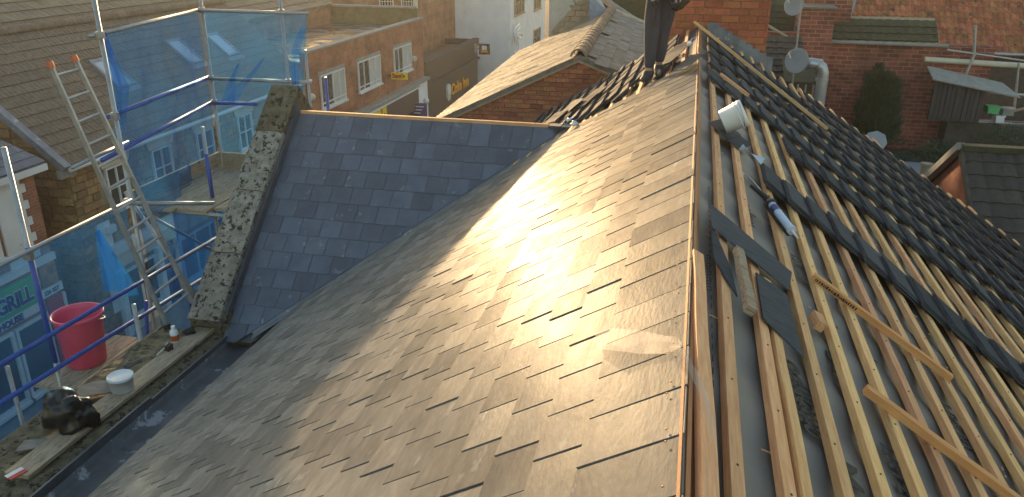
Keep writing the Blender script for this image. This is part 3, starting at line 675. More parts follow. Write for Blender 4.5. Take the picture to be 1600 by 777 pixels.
for i, s in enumerate(SB):
    if s > 4.9: break
    if s > .4:       # the lone nearer row
        y = 5.08-.50*(s-.8)+random.uniform(-.03, .03)
        if s < 3.6: put_stack(FRr.M(s-.05, y, .052) @ TILT @ Matrix.Rotation(R(random.uniform(-3, 3)), 4, 'Z'), True, f'dark slate stack, {ORD[i-2]} from the ridge in the single row nearest the camera', 'slate stacks in the nearer row')
    for n in range(9):
        y = 6.85-.50*(s-.8)+.88*n+random.uniform(-.04, .04)
        if s < .75 and n == 0: continue
        ylim = YFAR-1.25-max(0, s-2.2)*.55
        if y > ylim: break
        M = FRr.M(s-.05, y, .052) @ TILT @ Matrix.Rotation(R(random.uniform(-3, 3)), 4, 'Z')
        near = n < 2 and s < 3
        lab = f'dark slate stack, {ORD[i]} from the ridge in the wide field, {ROWN[n]}' if n < 5 else 'small dark slate stack at the far side of the wide field of stacks'
        put_stack(M, near, lab, 'slate stacks in the wide field')
# the same on the far, unfinished part of the left slope
TL2 = Matrix.Rotation(R(-12), 4, 'X')
for k in range(1, 15):
    s = .16+.185*k
    for n in range(5):
        y = YEND+.12+.62*n+.10*(k % 3)+random.uniform(-.05, .05)
        if y > YFAR-.6 or (s > 2.5 and n < 1): continue
        if n == 0 and k in (2, 3): continue
        M = FL.M(y, s-.05, .066) @ TL2 @ Matrix.Rotation(R(90+random.uniform(-4, 4)), 4, 'Z') @ Matrix.Translation((0, -.5, 0))
        put_stack(M, False, 'stack of dark slates leaning on the far battens around the worker and below the chimney', 'slate stacks beyond the finished slates')
for k, (px, py, a) in enumerate([(1075, 66, 35), (1058, 84, 30), (1030, 92, 20), (1085, 90, 20), (940, 140, 30), (905, 160, 25), (925, 150, 40), (880, 176, 35)]):
    u, v = FL.px(px, py, .12); M = FL.M(u-.2, v, .11+.01*(k % 3)) @ Matrix.Rotation(R(a), 4, 'Z') @ Matrix.Rotation(R(-8), 4, 'X')
    tag(link('loose_slate', MB().prism(WORLD, [(-.05, -.12), (.45, -.12), (.45, .13), (-.04, .13)], 0, .0065).mesh('loose_slate', MAT['slate_dark']), None, mat=M), 'loose slate lying skewed on the stacks beyond the finished slates', 'slate', 'skewed slates near the worker')
# two slates leaning at the ridge
for (dx, dy, z, lab) in ((0, 0, .03, 'upper'), (.10, -.06, .02, 'lower')):
    M = FRr.M(.08+dx, 5.95+dy, z+.02) @ Matrix.Rotation(R(-14), 4, 'Z') @ Matrix.Rotation(R(3), 4, 'Y')
    tag(link('loose_slate', MB().prism(WORLD, [(0, 0), (.20, -.05), (.22, .42), (.02, .45)], 0, .0065).mesh('loose_slate', MAT['slate_dark']), None, mat=M), lab+' of two dark slates lying beside the white bucket near the ridge', 'slate')
def px_slate(pts, z, label, th=.007):
    P = [FRr.px(x, y, z) for x, y in pts]
    if area(P) < 0: P = P[::-1]
    return tag(MB().prism(FRr, P, z, z+th).obj('loose_slate', MAT['slate_dark']), label, 'slate')
px_slate([(1107, 318), (1236, 427), (1232, 455), (1112, 356)], .040, 'large loose dark slate lying askew across the first battens by the ridge')
px_slate([(1110, 348), (1142, 425), (1151, 465), (1114, 405)], .030, 'narrow dark slate tucked beneath the large askew slate')
px_slate([(1180, 427), (1229, 463), (1254, 560), (1191, 498)], .034, 'dark slate with a pointed lower corner below the large askew slate')
def stick(p0, p1, z, w, h, name, m, label, cat):
    a = Vector(FRr.px(*p0, z)); b_ = Vector(FRr.px(*p1, z)); d = (b_-a); L = d.length; d.normalize()
    f = Fr(FRr.p(a.x, a.y, z-h/2), FRr.X*d.x+FRr.Y*d.y, FRr.X*-d.y+FRr.Y*d.x)
    bb = MB(); n = 8; ring = []
    for q in range(n+1):
        o = .003*math.sin(q*1.3)
        ring += [f.p(L*q/n, -w/2+o, 0), f.p(L*q/n, w/2+o, 0), f.p(L*q/n, w/2+o, h), f.p(L*q/n, -w/2+o, h)]
    fs = [(q*4+(e+1) % 4, (q+1)*4+(e+1) % 4, (q+1)*4+e, q*4+e) for q in range(n) for e in range(4)]+[(3, 2, 1, 0), (n*4, n*4+1, n*4+2, n*4+3)]
    me = MB().add([f.M().inverted() @ Vector(v) for v in ring], [t[::-1] for t in fs]).mesh(name, m)
    return tag(link(name, me, None, mat=f.M()), label, cat), f
_, f = stick((1270, 431), (1486, 591), .042, .046, .032, 'loose_batten', MAT['batten_o'], 'loose orange batten with printed end lying across the battens in the upper group', 'batten')
b = MB(); fs_ = Fr(f.p(.02, -.0235, .006), f.X, f.Z); x = 0
while x < .24:
    w_ = random.uniform(.004, .011); b.box(fs_, x, x+w_, random.uniform(0, .004), random.uniform(.014, .019), .0003, .0010); x += w_+random.uniform(.003, .007)
b.obj('ink_stamp', MAT['ink'], _)
stick((1352, 608), (1600, 790), .042, .046, .032, 'loose_batten', MAT['batten_o'], 'lower loose batten with pale cut end lying across the battens at bottom right', 'batten')
stick((1086, 35), (1292, 201), .135, .046, .032, 'loose_batten', MAT['batten_x'], 'long loose batten lying over the dark slate stacks down from the chimney', 'batten')
stick((1126, 116), (1169, 149), .10, .036, .03, 'loose_batten', MAT['batten_x'], 'short loose batten end poking from the slates above the white bucket', 'batten')
stick((1088, 398), (1107, 800), .022, .050, .035, 'loose_batten', MAT['batten_x'], 'thick pale split batten lying tight against the ridge', 'batten')
stick((1196, 440), (1262, 800), .016, .038, .03, 'loose_batten', MAT['batten_x'], 'extra batten lying side by side with a fixed batten below the pointed slate', 'batten')
stick((1153, 391), (1173, 487), .055, .040, .035, 'batten_offcut', MAT['board'], 'short weathered grey batten offcut lying beside the large askew slate', 'batten')
u, v = FRr.px(1279, 500, .03)
tag(link('batten_offcut', MB().box(WORLD, -.022, .022, -.05, .05, 0, .045).mesh('batten_offcut', MAT['batten']), None, mat=FRr.M(u, v, .0) @ Matrix.Rotation(R(8), 4, 'Z')), 'small cube-like batten offcut on the membrane between battens', 'batten')
# white bucket lying on its side
u, v = FRr.px(1141, 186, .15); q = FRr.p(u, v, .15); ax = Vector((.86, .05, .45)).normalized()
bk = Fr(q-ax*.06, ax.orthogonal(), ax.cross(ax.orthogonal())); o = thing('white_bucket', 'white plastic bucket lying tipped over on the upper battens by the ridge', 'bucket', tuple(q))
KB = .80
MB().lathe(bk, [(r_*KB, z_*KB) for r_, z_ in [(0, 0), (.104, 0), (.110, .006), (.124, .175), (.131, .178), (.130, .215), (.124, .218), (.118, .19), (.098, .012), (0, .012)]], 32, caps=False).obj('body', MAT['white_plastic'], o, smooth=True)
MB().lathe(bk, [(r_*KB, z_*KB) for r_, z_ in [(.128, .150), (.134, .152), (.134, .160), (.128, .162)]], 32, caps=False).obj('rim_band', MAT['white_plastic'], o, smooth=True)
MB().path([bk.p(.13*KB*math.cos(a), .13*KB*math.sin(a), KB*(.165+.03*math.sin(a))) for a in [i*math.pi/14 for i in range(15)]], .0025, 6).obj('handle', MAT['galv'], o)
# sealant gun
a = FRr.p(*FRr.px(1206, 320, .07), .07); e = FRr.p(*FRr.px(1237, 360, .07), .07); d = (e-a).normalized(); o = thing('sealant_gun', 'black sealant gun holding a pale blue cartridge lying on the battens', 'sealant gun', tuple(a))
MB().tube(a, e, .023, n=16).obj('cartridge', MAT['paleblue'], o, smooth=False)
MB().tube(a+d*.03, a+d*.09, .0238, n=16).obj('cartridge_print', MAT['navy'], o)
MB().tube(e-d*.012, e+d*.006, .026, n=16).obj('front_collar', MAT['paleblue'], o)
MB().tube(e+d*.006, e+d*.09, .010, .003, n=10).obj('nozzle', MAT['white_plastic'], o)
side = d.cross(FRr.Z).normalized(); up = FRr.Z
b = MB(); b.path([a-d*.05-up*.03, a-up*.032, e-up*.030], .012, 8); b.tube(a-d*.03, a+d*.004, .031, n=14); b.path([a-d*.03+side*.0, a-d*.09+side*.01, a-d*.14+side*.045, a-d*.17+side*.09], [.02, .018, .014, .011], 8)
b.path([a-d*.04, a-d*.11-side*.02, a-d*.15-side*.05], [.013, .011, .009], 8); b.obj('frame', MAT['rubber'], o, smooth=True)
MB().path([a-d*.04, a-d*.2, a-d*.30+side*.01, a-d*.36+side*.03, a-d*.37+side*.06, a-d*.33+side*.075, a-d*.27+side*.07], .0045, 6).obj('push_rod', MAT['galv'], o, smooth=True)
# twisted wrapper
q = FRr.p(*FRr.px(1175, 241, .12), .12); f = Fr(q, FRr.p(*FRr.px(1187, 249, .12), .12)-q, FRr.Y)
mb = MB(); vs = []; n = 12
for i in range(n+1):
    x = -.09+.18*i/n; w = .008+.018*abs(i-n/2)/(n/2); t = (i-n/2)/n*2.6
    vs += [f.p(x, math.cos(t)*w, math.sin(t)*w), f.p(x, -math.cos(t)*w, -math.sin(t)*w)]
tag(mb.add(vs, [(2*i, 2*i+1, 2*i+3, 2*i+2) for i in range(n)]).obj('wrapper', MAT['paleblue']), 'twisted pale blue wrapper lying on slates above the sealant gun', 'wrapper')
# clear film blown over the ridge
rows = [((930, 520), (932, 545)), ((955, 513), (960, 548)), ((1000, 516), (1000, 553)), ((1040, 525), (1045, 553)), ((1057, 526), (1062, 545)), ((1066, 535), (1064, 550)), ((1080, 565), (1072, 570)), ((1095, 590), (1085, 600)), ((1108, 620), (1098, 625)), ((1116, 660), (1106, 655)), ((1118, 690), (1113, 690))]
vs = []
for i, (a, b_) in enumerate(rows):
    for (x, y) in (a, ((a[0]+b_[0])/2, (a[1]+b_[1])/2), b_):
        z = .05+.02*math.sin(i*1.7)+(.05 if 4 <= i <= 6 else 0)
        fr = FL if x < 1062 else FRr; zz = z+(.045 if fr is FRr else 0); u, v = fr.px(x, y, zz); vs.append(fr.p(u, v, zz))
tag(MB().add(vs, [(3*i+j, 3*i+j+1, 3*i+j+4, 3*i+j+3) for i in range(len(rows)-1) for j in range(2)]).obj('plastic_strip', MAT['film'], smooth=True), 'crumpled strip of clear plastic film draped over the ridge', 'plastic film')
# silver-blue pen-like tube up by the worker
q = FL.p(*FL.px(1083, 62, .16), .16); e = FL.p(*FL.px(1075, 70, .16), .16)
o = thing('marker_pen', 'white and blue tube lying on the slates just below the chimney', 'tube', tuple(q)); MB().tube(q, q.lerp(e, .6), .02).obj('blue_half', MAT['navy'], o); MB().tube(q.lerp(e, .6), e, .021).obj('white_half', MAT['white_plastic'], o)
for i, (px, py) in enumerate([(880, 199), (886, 193), (893, 190), (897, 196)]):
    q = FL.p(*FL.px(px, py, .05), .05); crumple('crumpled_wrap', q, .05, .04, .035, MAT['white_plastic'], 'white crumpled wrapping by the lead at the top of the valley', 'wrapping', 20+i, .6, 2)['group'] = 'white scraps at the top of the valley'

# ==================================================================== the worker
def skin(name, joints, bones, m, parent, sub=2, label=None):
    me = bpy.data.meshes.new(name); keys = list(joints); me.from_pydata([joints[k][0] for k in keys], [(keys.index(a), keys.index(b)) for a, b in bones], [])
    o = bpy.data.objects.new(name, me); col.objects.link(o); md = o.modifiers.new('s', 'SKIN'); md.use_smooth_shade = True
    for i, k in enumerate(keys):
        r = joints[k][1]; o.data.skin_vertices[0].data[i].radius = r if isinstance(r, tuple) else (r, r)
    o.data.skin_vertices[0].data[0].use_root = True
    ss = o.modifiers.new('u', 'SUBSURF'); ss.levels = ss.render_levels = sub
    dg = bpy.context.evaluated_depsgraph_get(); me2 = bpy.data.meshes.new_from_object(o.evaluated_get(dg)); bpy.data.objects.remove(o)
    me2.name = name; me2.materials.clear(); me2.materials.append(m); me2.shade_smooth(); return link(name, me2, parent)
ft = FL.p(*FL.px(1017, 128, .02), .02)
WX, WY = ft.x, ft.y
def V(x, y, z): return Vector((WX+x, WY+y, ft.z+z))
# right foot lower on the slope (-x), left foot up slope
FRt, FLt = V(-.03, -.02, -.01), V(.07, .14, .05)
wk = thing('person', 'worker in dark trousers, olive-brown jacket and boots standing on the roof below the chimney', 'person', tuple(ft))
J = {'pel': (V(.07, .12, 1.00), .13), 'hipR': (V(-.02, .10, .93), .09), 'hipL': (V(.13, .12, .95), .09), 'knR': (V(-.03, .00, .53), .058), 'knL': (V(.09, .09, .58), .058),
     'anR': (FRt+Vector((0, .02, .10)), .038), 'anL': (FLt+Vector((0, .02, .09)), .038), 'toR': (FRt+Vector((-.06, -.13, .03)), .035), 'toL': (FLt+Vector((.02, -.15, .03)), .035),
     'wst': (V(.07, .10, 1.14), .125), 'che': (V(.09, .02, 1.36), .15), 'sho': (V(.10, -.04, 1.47), .11), 'nck': (V(.10, -.08, 1.56), .055), 'chn': (V(.10, -.13, 1.64), .075), 'hd': (V(.10, -.14, 1.74), .10), 'tp': (V(.10, -.13, 1.80), .07),
     'sR': (V(-.10, -.03, 1.45), .065), 'sL': (V(.29, -.03, 1.45), .065), 'eR': (V(-.16, -.02, 1.18), .045), 'eL': (V(.36, .0, 1.18), .045), 'wR': (V(-.06, -.16, 1.00), .030), 'wL': (V(.28, -.16, .98), .030), 'pR': (V(-.03, -.20, .94), .036), 'pL': (V(.24, -.20, .92), .036)}
BN = [('pel', 'hipR'), ('pel', 'hipL'), ('hipR', 'knR'), ('hipL', 'knL'), ('knR', 'anR'), ('knL', 'anL'), ('anR', 'toR'), ('anL', 'toL'), ('pel', 'wst'), ('wst', 'che'), ('che', 'sho'), ('sho', 'nck'), ('nck', 'chn'), ('chn', 'hd'), ('hd', 'tp'), ('sho', 'sR'), ('sho', 'sL'), ('sR', 'eR'), ('sL', 'eL'), ('eR', 'wR'), ('eL', 'wL'), ('wR', 'pR'), ('wL', 'pL')]
for sd, base in (('R', V(-.03, -.20, .94)), ('L', V(.24, -.20, .92))):
    dirv = (base-J['w'+sd][0]).normalized(); sx = Vector((1, 0, 0)); 
    for fi in range(4):
        o_ = sx*(fi-1.5)*.019; l1 = (.030, .034, .032, .026)[fi]
        J[f'f{sd}{fi}a'] = (base+o_+dirv*.035, .009); J[f'f{sd}{fi}b'] = (base+o_+dirv*(.035+l1)+Vector((0, .006, -.008)), .0085); J[f'f{sd}{fi}c'] = (base+o_+dirv*(.035+l1*1.5)+Vector((0, .024, -.016)), .0075)
        BN += [('p'+sd, f'f{sd}{fi}a'), (f'f{sd}{fi}a', f'f{sd}{fi}b'), (f'f{sd}{fi}b', f'f{sd}{fi}c')]
    th = 1 if sd == 'R' else -1
    J[f't{sd}a'] = (base+sx*th*.038-dirv*.005, .011); J[f't{sd}b'] = (base+sx*th*.05+dirv*.032, .009); BN += [('p'+sd, f't{sd}a'), (f't{sd}a', f't{sd}b')]
skin('body', J, BN, MAT['skin'], wk)
q = lambda k, r, d=(0, 0, 0): (J[k][0]+Vector(d), r)
tj = {'pel': q('pel', .155), 'hipR': q('hipR', .115), 'hipL': q('hipL', .115), 'thR': (J['hipR'][0].lerp(J['knR'][0], .5), .115), 'thL': (J['hipL'][0].lerp(J['knL'][0], .5), .115), 'knR': q('knR', .092), 'knL': q('knL', .092),
      'cR': (J['knR'][0].lerp(J['anR'][0], .4)+Vector((0, .02, 0)), .078), 'cL': (J['knL'][0].lerp(J['anL'][0], .4)+Vector((0, .02, 0)), .078), 'aR': q('anR', .062, (0, 0, .05)), 'aL': q('anL', .062, (0, 0, .05)), 'wst': q('wst', .135)}
skin('trousers', tj, [('pel', 'hipR'), ('pel', 'hipL'), ('pel', 'wst'), ('hipR', 'thR'), ('thR', 'knR'), ('knR', 'cR'), ('cR', 'aR'), ('hipL', 'thL'), ('thL', 'knL'), ('knL', 'cL'), ('cL', 'aL')], MAT['trouser'], wk)
jj = {'wst': (V(.07, .10, 1.02), .155), 'che': q('che', .175), 'sho': q('sho', .13), 'nck': (V(.10, -.07, 1.54), .072), 'sR': q('sR', .088), 'sL': q('sL', .088), 'eR': q('eR', .068), 'eL': q('eL', .068), 'wR': q('wR', .050), 'wL': q('wL', .050)}
skin('jacket', jj, [('wst', 'che'), ('che', 'sho'), ('sho', 'nck'), ('sho', 'sR'), ('sho', 'sL'), ('sR', 'eR'), ('sL', 'eL'), ('eR', 'wR'), ('eL', 'wL')], MAT['jacket'], wk)
for sd, t in (('R', FRt), ('L', FLt)):
    an, to = J['an'+sd][0], J['to'+sd][0]; d = (to-an); d.z = 0; d.normalize()
    skin('boot', {'a': (an+Vector((0, 0, .05)), .058), 'b': (an-Vector((0, 0, .03)), .060), 'h': (an-d*.05-Vector((0, 0, .045)), (.05, .045)), 'c': (an+d*.09-Vector((0, 0, .045)), (.055, .042)), 'e': (an+d*.17-Vector((0, 0, .055)), (.052, .034))}, [('a', 'b'), ('b', 'h'), ('b', 'c'), ('c', 'e')], MAT['boot'], wk)
hb = bmesh.new(); bmesh.ops.create_icosphere(hb, subdivisions=3, radius=.118)
hd = J['hd'][0]+Vector((0, .012, .01))
for v in hb.verts: v.co = Vector((v.co.x*.88, v.co.y, v.co.z))+Vector((0, 0, .01))*noise.noise(v.co*30)
bmesh.ops.delete(hb, geom=[v for v in hb.verts if v.co.y < -.03 and v.co.z < .045 or v.co.z < -.05], context='VERTS')
me = bpy.data.meshes.new('hair'); hb.to_mesh(me); hb.free(); me.transform(Matrix.Translation(hd)); me.materials.append(MAT['hair']); me.shade_smooth(); link('hair', me, wk)
for sx in (-1, 1):
    f = Fr(J['hd'][0]+Vector((sx*.036, -.088, -.005)), (1, 0, 0), (0, 0, 1)); MB().lathe(f, [(.012, 0), (.009, .006), (0, .008)], 10, caps=False).obj('eye', MAT['white_plastic'], wk, smooth=True)
    MB().lathe(Fr(J['hd'][0]+Vector((sx*.092, -.01, -.02)), (0, 1, 0), (0, 0, 1)), [(.028, -.01), (.02, .01*sx), (0, .012*sx)], 10, caps=False).obj('ear', MAT['skin'], wk, smooth=True)
h0 = J['hd'][0]; MB().add([h0+Vector(v) for v in ((0, -.095, .0), (-.014, -.09, -.04), (.014, -.09, -.04), (0, -.125, -.038))], [(0, 1, 3), (0, 3, 2), (1, 2, 3), (0, 2, 1)]).obj('nose', MAT['skin'], wk)
MB().box(Fr(h0+Vector((0, -.092, -.068)), (1, 0, 0), (0, 0, 1)), -.025, .025, -.004, .004, 0, .006).obj('mouth', MAT['redp'], wk)
for sd in 'RL':
    ks = ['w'+sd, 'p'+sd]+[f'f{sd}{i}{c}' for i in range(4) for c in 'abc']+[f't{sd}a', f't{sd}b']
    skin('glove', {k: (J[k][0], (J[k][1] if not isinstance(J[k][1], tuple) else J[k][1][0])*1.22+.002) for k in ks}, [b_ for b_ in BN if b_[0] in ks and b_[1] in ks], MAT['rubber'], wk)
# tool strap hanging at the hip
MB().path([V(-.02, -.08, 1.05), V(.0, -.09, .92), V(-.01, -.09, .75), V(-.04, -.10, .62)], [.012, .01, .009, .014], 6).obj('strap', MAT['boot'], wk, smooth=True)
bgp = crumple('tool_pouch', V(.24, -.10, .95), .12, .09, .13, MAT['jacket'], None, None, 5, .25, 3, False); bgp.parent = wk; bgp.matrix_parent_inverse = wk.matrix_basis.inverted()

# ==================================================================== opposite terrace: stone shop
XF = -15.0
FW = Fr((XF, 0, 0), (0, 1, 0), (0, 0, 1))         # facade frame: x = Y, y = Z, normal +X
st = thing('stone_shop', 'ironstone shop building with brown tiled roof, roof windows and a pale blue shopfront', 'building', (-17, 22, 0))
YS0, YS1, EZ = 15.95, 29.0, 5.42
MB().box(WORLD, -22, XF-.06, YS0+.06, YS1, 0, 5.2).obj('wall_core', MAT['ironmortar'], st)
wins = [(17.22, 18.05), (19.15, 20.05), (21.35, 22.25), (23.75, 24.65)]
holes = [(a-.12, b_+.12, 3.72, 5.42) for a, b_ in wins]
FWs = Fr((XF-.06, 0, 0), (0, 1, 0), (0, 0, 1))
blocks(st, 'stone', MAT['ironstone'], FWs, YS0+.05, 24.9, 2.95, 5.2, .34, .20, .022, .06, varw=.35, key=lambda x, y: x, limit=190, holes=holes, zvar=.02)
blocks(st, 'stone', MAT['ironstone'], FWs, YS0+.05, 16.75, .0, 2.95, .30, .20, .022, .06, varw=.3, limit=60, zvar=.02)
FG = Fr((-22, YS0+.06, 0), (1, 0, 0), (0, 0, 1))   # gable side facing -Y
blocks(st, 'stone', MAT['ironstone'], FG, 2.0, 6.96, 0, 7.4, .42, .24, .025, .06, varw=.35, keep=[(math.tan(R(40)), 1, 5.42+math.tan(R(40))*7.0)], key=lambda x, y: -y-x*.4, limit=45, zvar=.02)
MB().prism(FG, [(0, 5.2), (6.94, 5.2), (3.7, 8.1), (0.5, 5.3)], -.9, -.02).obj('gable_core', MAT['ironmortar'], st)
for (a, b_) in wins:
    window(st, FW, a, b_, 3.78, 4.95, 2, 2, z=.01)
    bb = MB(); bb.prism(FW, [(a-.10, 4.97), (b_+.10, 4.97), (b_+.24, 5.28), (a-.24, 5.28)], -.05, .035).obj('splayed_lintel', MAT['cream'], st)
# roof
PR = R(40); RX, RZ2 = -18.32, EZ+math.tan(R(40))*3.4
FRf = Fr((XF+.12, 0, EZ-.02), (0, 1, 0), (-math.cos(PR), 0, math.sin(PR)))    # x=Y, y=up the slope
SL = 3.4/math.cos(PR)+.1
MB().box(FRf, YS0-.05, YS1+.0, -.05, SL, -.12, -.01).obj('roof_deck', MAT['board'], st)
cs = .335; k = 0; y = 0
tw = .30
def tile_course(fr, x0, x1, y, ex, m, par, name='tile_course', wv=.012, step=.03, pitch=.15, kind=None):
    n = max(4, int((x1-x0)/pitch*2)); vs = []; 
    for i in range(n+1):
        x = x0+(x1-x0)*i/n; z = wv*(1 if i % 2 else 0)+random.uniform(-.003, .003)
        vs += [fr.p(x, y+random.uniform(-.003, .003), z), fr.p(x, y, z+step), fr.p(x, y+ex+.03, z+.004)]
    fs = []
    for i in range(n): a = 3*i; fs += [(a, a+3, a+4, a+1), (a+1, a+4, a+5, a+2)]
    return MB().add(vs, fs).obj(name, m, par, kind=kind)
while y < SL-.1:
    tile_course(FRf, YS0-.02, YS1+.05, y, cs, MAT['brown_tile'], st); y += cs
FRg = Fr((RX-.02, YS0-.05, RZ2+.02), (0, 1, 0), (-math.cos(PR), 0, -math.sin(PR))); 
MB().box(Fr((RX, 0, RZ2), (-math.cos(PR), 0, -math.sin(PR)), (0, 1, 0)), 0, 4.5, YS0-.05, YS1, -.1, .0).obj('rear_roof_slope', MAT['brown_tile'], st)
for i in range(29):
    y0 = YS0+.02+.45*i; f = Fr((RX+.02, y0, RZ2+.0), (0, 1, 0), (0, 0, 1)); vs = []; nn_ = 8
    for x in (0, .46):
        for q in range(nn_+1): a = math.pi*q/nn_; rr = .17+(.012 if x else 0); vs.append(Vector((RX+.02+math.cos(a)*rr, y0+x, RZ2-.05+math.sin(a)*rr)))
    MB().add(vs, [(q, q+1, nn_+2+q, nn_+1+q) for q in range(nn_)]).obj('ridge_tile', MAT['brown_tile'], st)
MB().box(FRf, YS0-.24, YS0-.02, -.05, SL, -.10, .07).obj('verge_flashing', MAT['lead'], st)
MB().tube((XF+.20, YS0-.1, EZ-.10), (XF+.20, YS1, EZ-.10), .06).obj('gutter', MAT['white_paint'], st)
MB().box(WORLD, XF-.02, XF+.08, YS0-.3, YS0+.25, EZ-.30, EZ-.08).obj('eaves_bracket', MAT['concrete'], st)
# roof windows
for (pts) in ([(155, 97), (168, 96), (197, 130), (184, 133)], [(272, 68), (284, 66), (304, 92), (292, 96)], [(333, 59), (345, 56), (363, 80), (350, 84)]):
    P = [FRf.px(x, y_, .06) for x, y_ in pts]; cx = sum(p[0] for p in P)/4; cy = sum(p[1] for p in P)/4
    hw, hh = .30, .48
    w = MB(); 
    for a, b_, c, d in ((-hw-.09, -hw, -hh-.09, hh+.09), (hw, hw+.09, -hh-.09, hh+.09), (-hw, hw, -hh-.09, -hh), (-hw, hw, hh, hh+.09)): w.box(FRf, cx+a, cx+b_, cy+c, cy+d, .0, .10)
    wo = w.obj('roof_window', MAT['lead'], st); MB().box(FRf, cx-hw, cx+hw, cy-hh, cy+hh, .02, .075).obj('pane', MAT['white_plastic'] if 0 else mk('skylight_glass', (.35, .42, .5), rough=.12, bump=0, rand=0, spec=1), wo)
    MB().box(FRf, cx-hw-.16, cx+hw+.16, cy-hh-.28, cy-hh-.09, .0, .05).obj('apron_flashing', MAT['lead'], st)
# shopfront
bb = MB(); bb.box(FW, 16.85, 28.9, 2.60, 2.88, -.05, .16).obj('shop_cornice', MAT['white_paint'], st)
MB().box(FW, 16.95, 28.8, 2.18, 2.59, -.05, .08).obj('shop_fascia', MAT['cream'], st)
for i, y in enumerate((16.85, 18.6, 19.5, 22.2, 25.2, 28.4)):
    MB().box(FW, y, y+.20, .0, 2.175, -.05, .11).obj('pilaster', MAT['white_paint'], st)
    MB().box(FW, y-.03, y+.23, 2.03, 2.17, .0, .16).obj('pilaster_cap', MAT['white_paint'], st)
for a, b_ in ((17.07, 18.58), (19.72, 22.18), (22.42, 25.18), (25.42, 28.38)):
    window(st, FW, a, b_, .55, 2.0, 2 if b_-a < 2 else 3, 1, z=.02, bar=.07); MB().box(FW, a, b_, 0, .46, -.06, .03).obj('stallriser', MAT['cream'], st)
MB().box(FW, 18.82, 19.48, .02, 2.0, -.08, -.02).obj('door', MAT['navy'], st)
for i, y in enumerate((16.95, 16.95, 17.0)):
    MB().box(FW, y-.12, y+.18, 3.25+.0*i, 3.45, .0, .12).obj('projecting_block', MAT['white_paint'], st) if i == 0 else None
b = MB(); b.box(FW, 16.55, 17.02, 1.0, 3.6, -.02, .02); b.obj('painted_quoin', MAT['white_paint'], st)

# ==================================================================== red brick takeaway
tk = thing('brick_takeaway', 'red brick takeaway with white quoins, blue-grey slate roof and green grill sign', 'building', (-17, 13, 0))
MB().box(WORLD, -21, XF-.0, 5.5, 14.93, 0, 5.62).obj('brick_wall', MAT['bk_terrace'], tk)
for i in range(10):
    y1 = 14.45 if i % 2 else 14.58; MB().box(FW, 14.18, y1, 3.55+.2*i+.003, 3.55+.2*i+.197, 0.0, .05).obj('quoin', MAT['white_paint'], tk)
MB().box(FW, 13.7, 14.19, 3.5, 5.55, 0.0, .045).obj('painted_panel', MAT['white_paint'], tk)
window(tk, FW, 12.6, 13.55, 3.9, 5.3, 1, 2, z=.06, bar=.12)
MB().box(FW, 9, 14.95, 3.32, 3.5, .0, .10).obj('string_course', MAT['white_paint'], tk)
MB().box(FW, 9, 15.12, 5.55, 5.70, .0, .28).obj('white_gutter', MAT['white_paint'], tk)
PT = R(33); FT = Fr((XF+.25, 0, 5.74), (0, 1, 0), (-math.cos(PT), 0, math.sin(PT)))
MB().prism(FT, [(5.5, 0), (15.12, 0), (14.2, 3.0), (5.5, 3.0)], -.15, -.01).obj('roof_deck', MAT['slate_blue'], tk)
sc2 = None
for k in range(13):
    y = .24*k
    for j in range(16):
        x = 10.6+.30*j+(.15 if k % 2 else 0); poly = [(x, y), (x+.295, y), (x+.295, y+.26), (x, y+.26)]; q = clip(poly, 3.0, .92, 3.0*15.12)
        if not q or abs(area(q)) < .01: continue
        full = abs(area(q)-area(poly)) < 1e-6
        if full:
            sc2 = sc2 or MB().box(WORLD, 0, .295, 0, .26, 0, .012).mesh('slate', MAT['slate_blue']); me = sc2
        else: me = MB().prism(WORLD, [(a-x, c-y) for a, c in q], 0, .012).mesh('slate', MAT['slate_blue'])
        link('slate', me, tk, mat=FT.M(x, y, .016) @ Matrix.Rotation(R(-2.6), 4, 'X'))
# sign and shopfront
def onF(px, py, z=0): p = onX(px, py, XF+z); return p.y, p.z
sg = thing('grill_sign', 'green and white grill house fascia sign over the takeaway window', 'sign', (XF+.1, 13.5, 2.9))
MB().box(FW, 10.5, 14.28, 2.50, 3.22, .0, .10).obj('panel', MAT['greenp'], sg); MB().box(FW, 10.5, 14.28, 2.28, 2.497, .0, .10).obj('white_strip', MAT['white_paint'], sg)
text('GRILL', .50, FW, 12.98, 2.66, .11, MAT['navy'], 'lettering', sg, bold=.02, sx=.82, ext=.01); text('GRILL', .50, FW, 12.98, 2.66, .105, MAT['white_paint'], 'letter_outline', sg, bold=.045, sx=.82, ext=.004)
text('A HOUSE', .22, FW, 12.72, 2.31, .11, MAT['navy'], 'lettering', sg, bold=.01, ext=.006)
ps = thing('food_poster', 'orange brown food picture panel with a telephone number beside the grill sign', 'sign', (XF+.1, 14.7, 2.9))
MB().box(FW, 14.42, 14.92, 2.72, 3.42, .0, .06).obj('picture', mk('food_picture', (.12, .04, .01), (.62, .26, .06), 4, rough=.6, bump=0, rand=0), ps)
MB().box(FW, 14.30, 15.0, 2.48, 2.70, .0, .06).obj('number_strip', MAT['white_paint'], ps)
text('226 027', .15, FW, 14.40, 2.53, .064, MAT['navy'], 'lettering', ps, sx=.95, ext=.003, bold=.004)
MB().box(FW, 14.45, 14.93, 1.4, 2.40, .0, .05).obj('red_panel', MAT['redp'], tk); MB().box(FW, 14.45, 14.93, .1, 1.34, .0, .05).obj('red_panel', MAT['redp'], tk)
MB().box(FW, 14.93, 14.99, 0, 2.4, .0, .10).obj('white_post', MAT['white_paint'], tk)
for a, b_ in ((10.6, 12.2), (12.3, 13.3), (13.35, 14.35)): window(tk, FW, a, b_, .3, 2.15, 1, 1, bar=.08, z=.06)

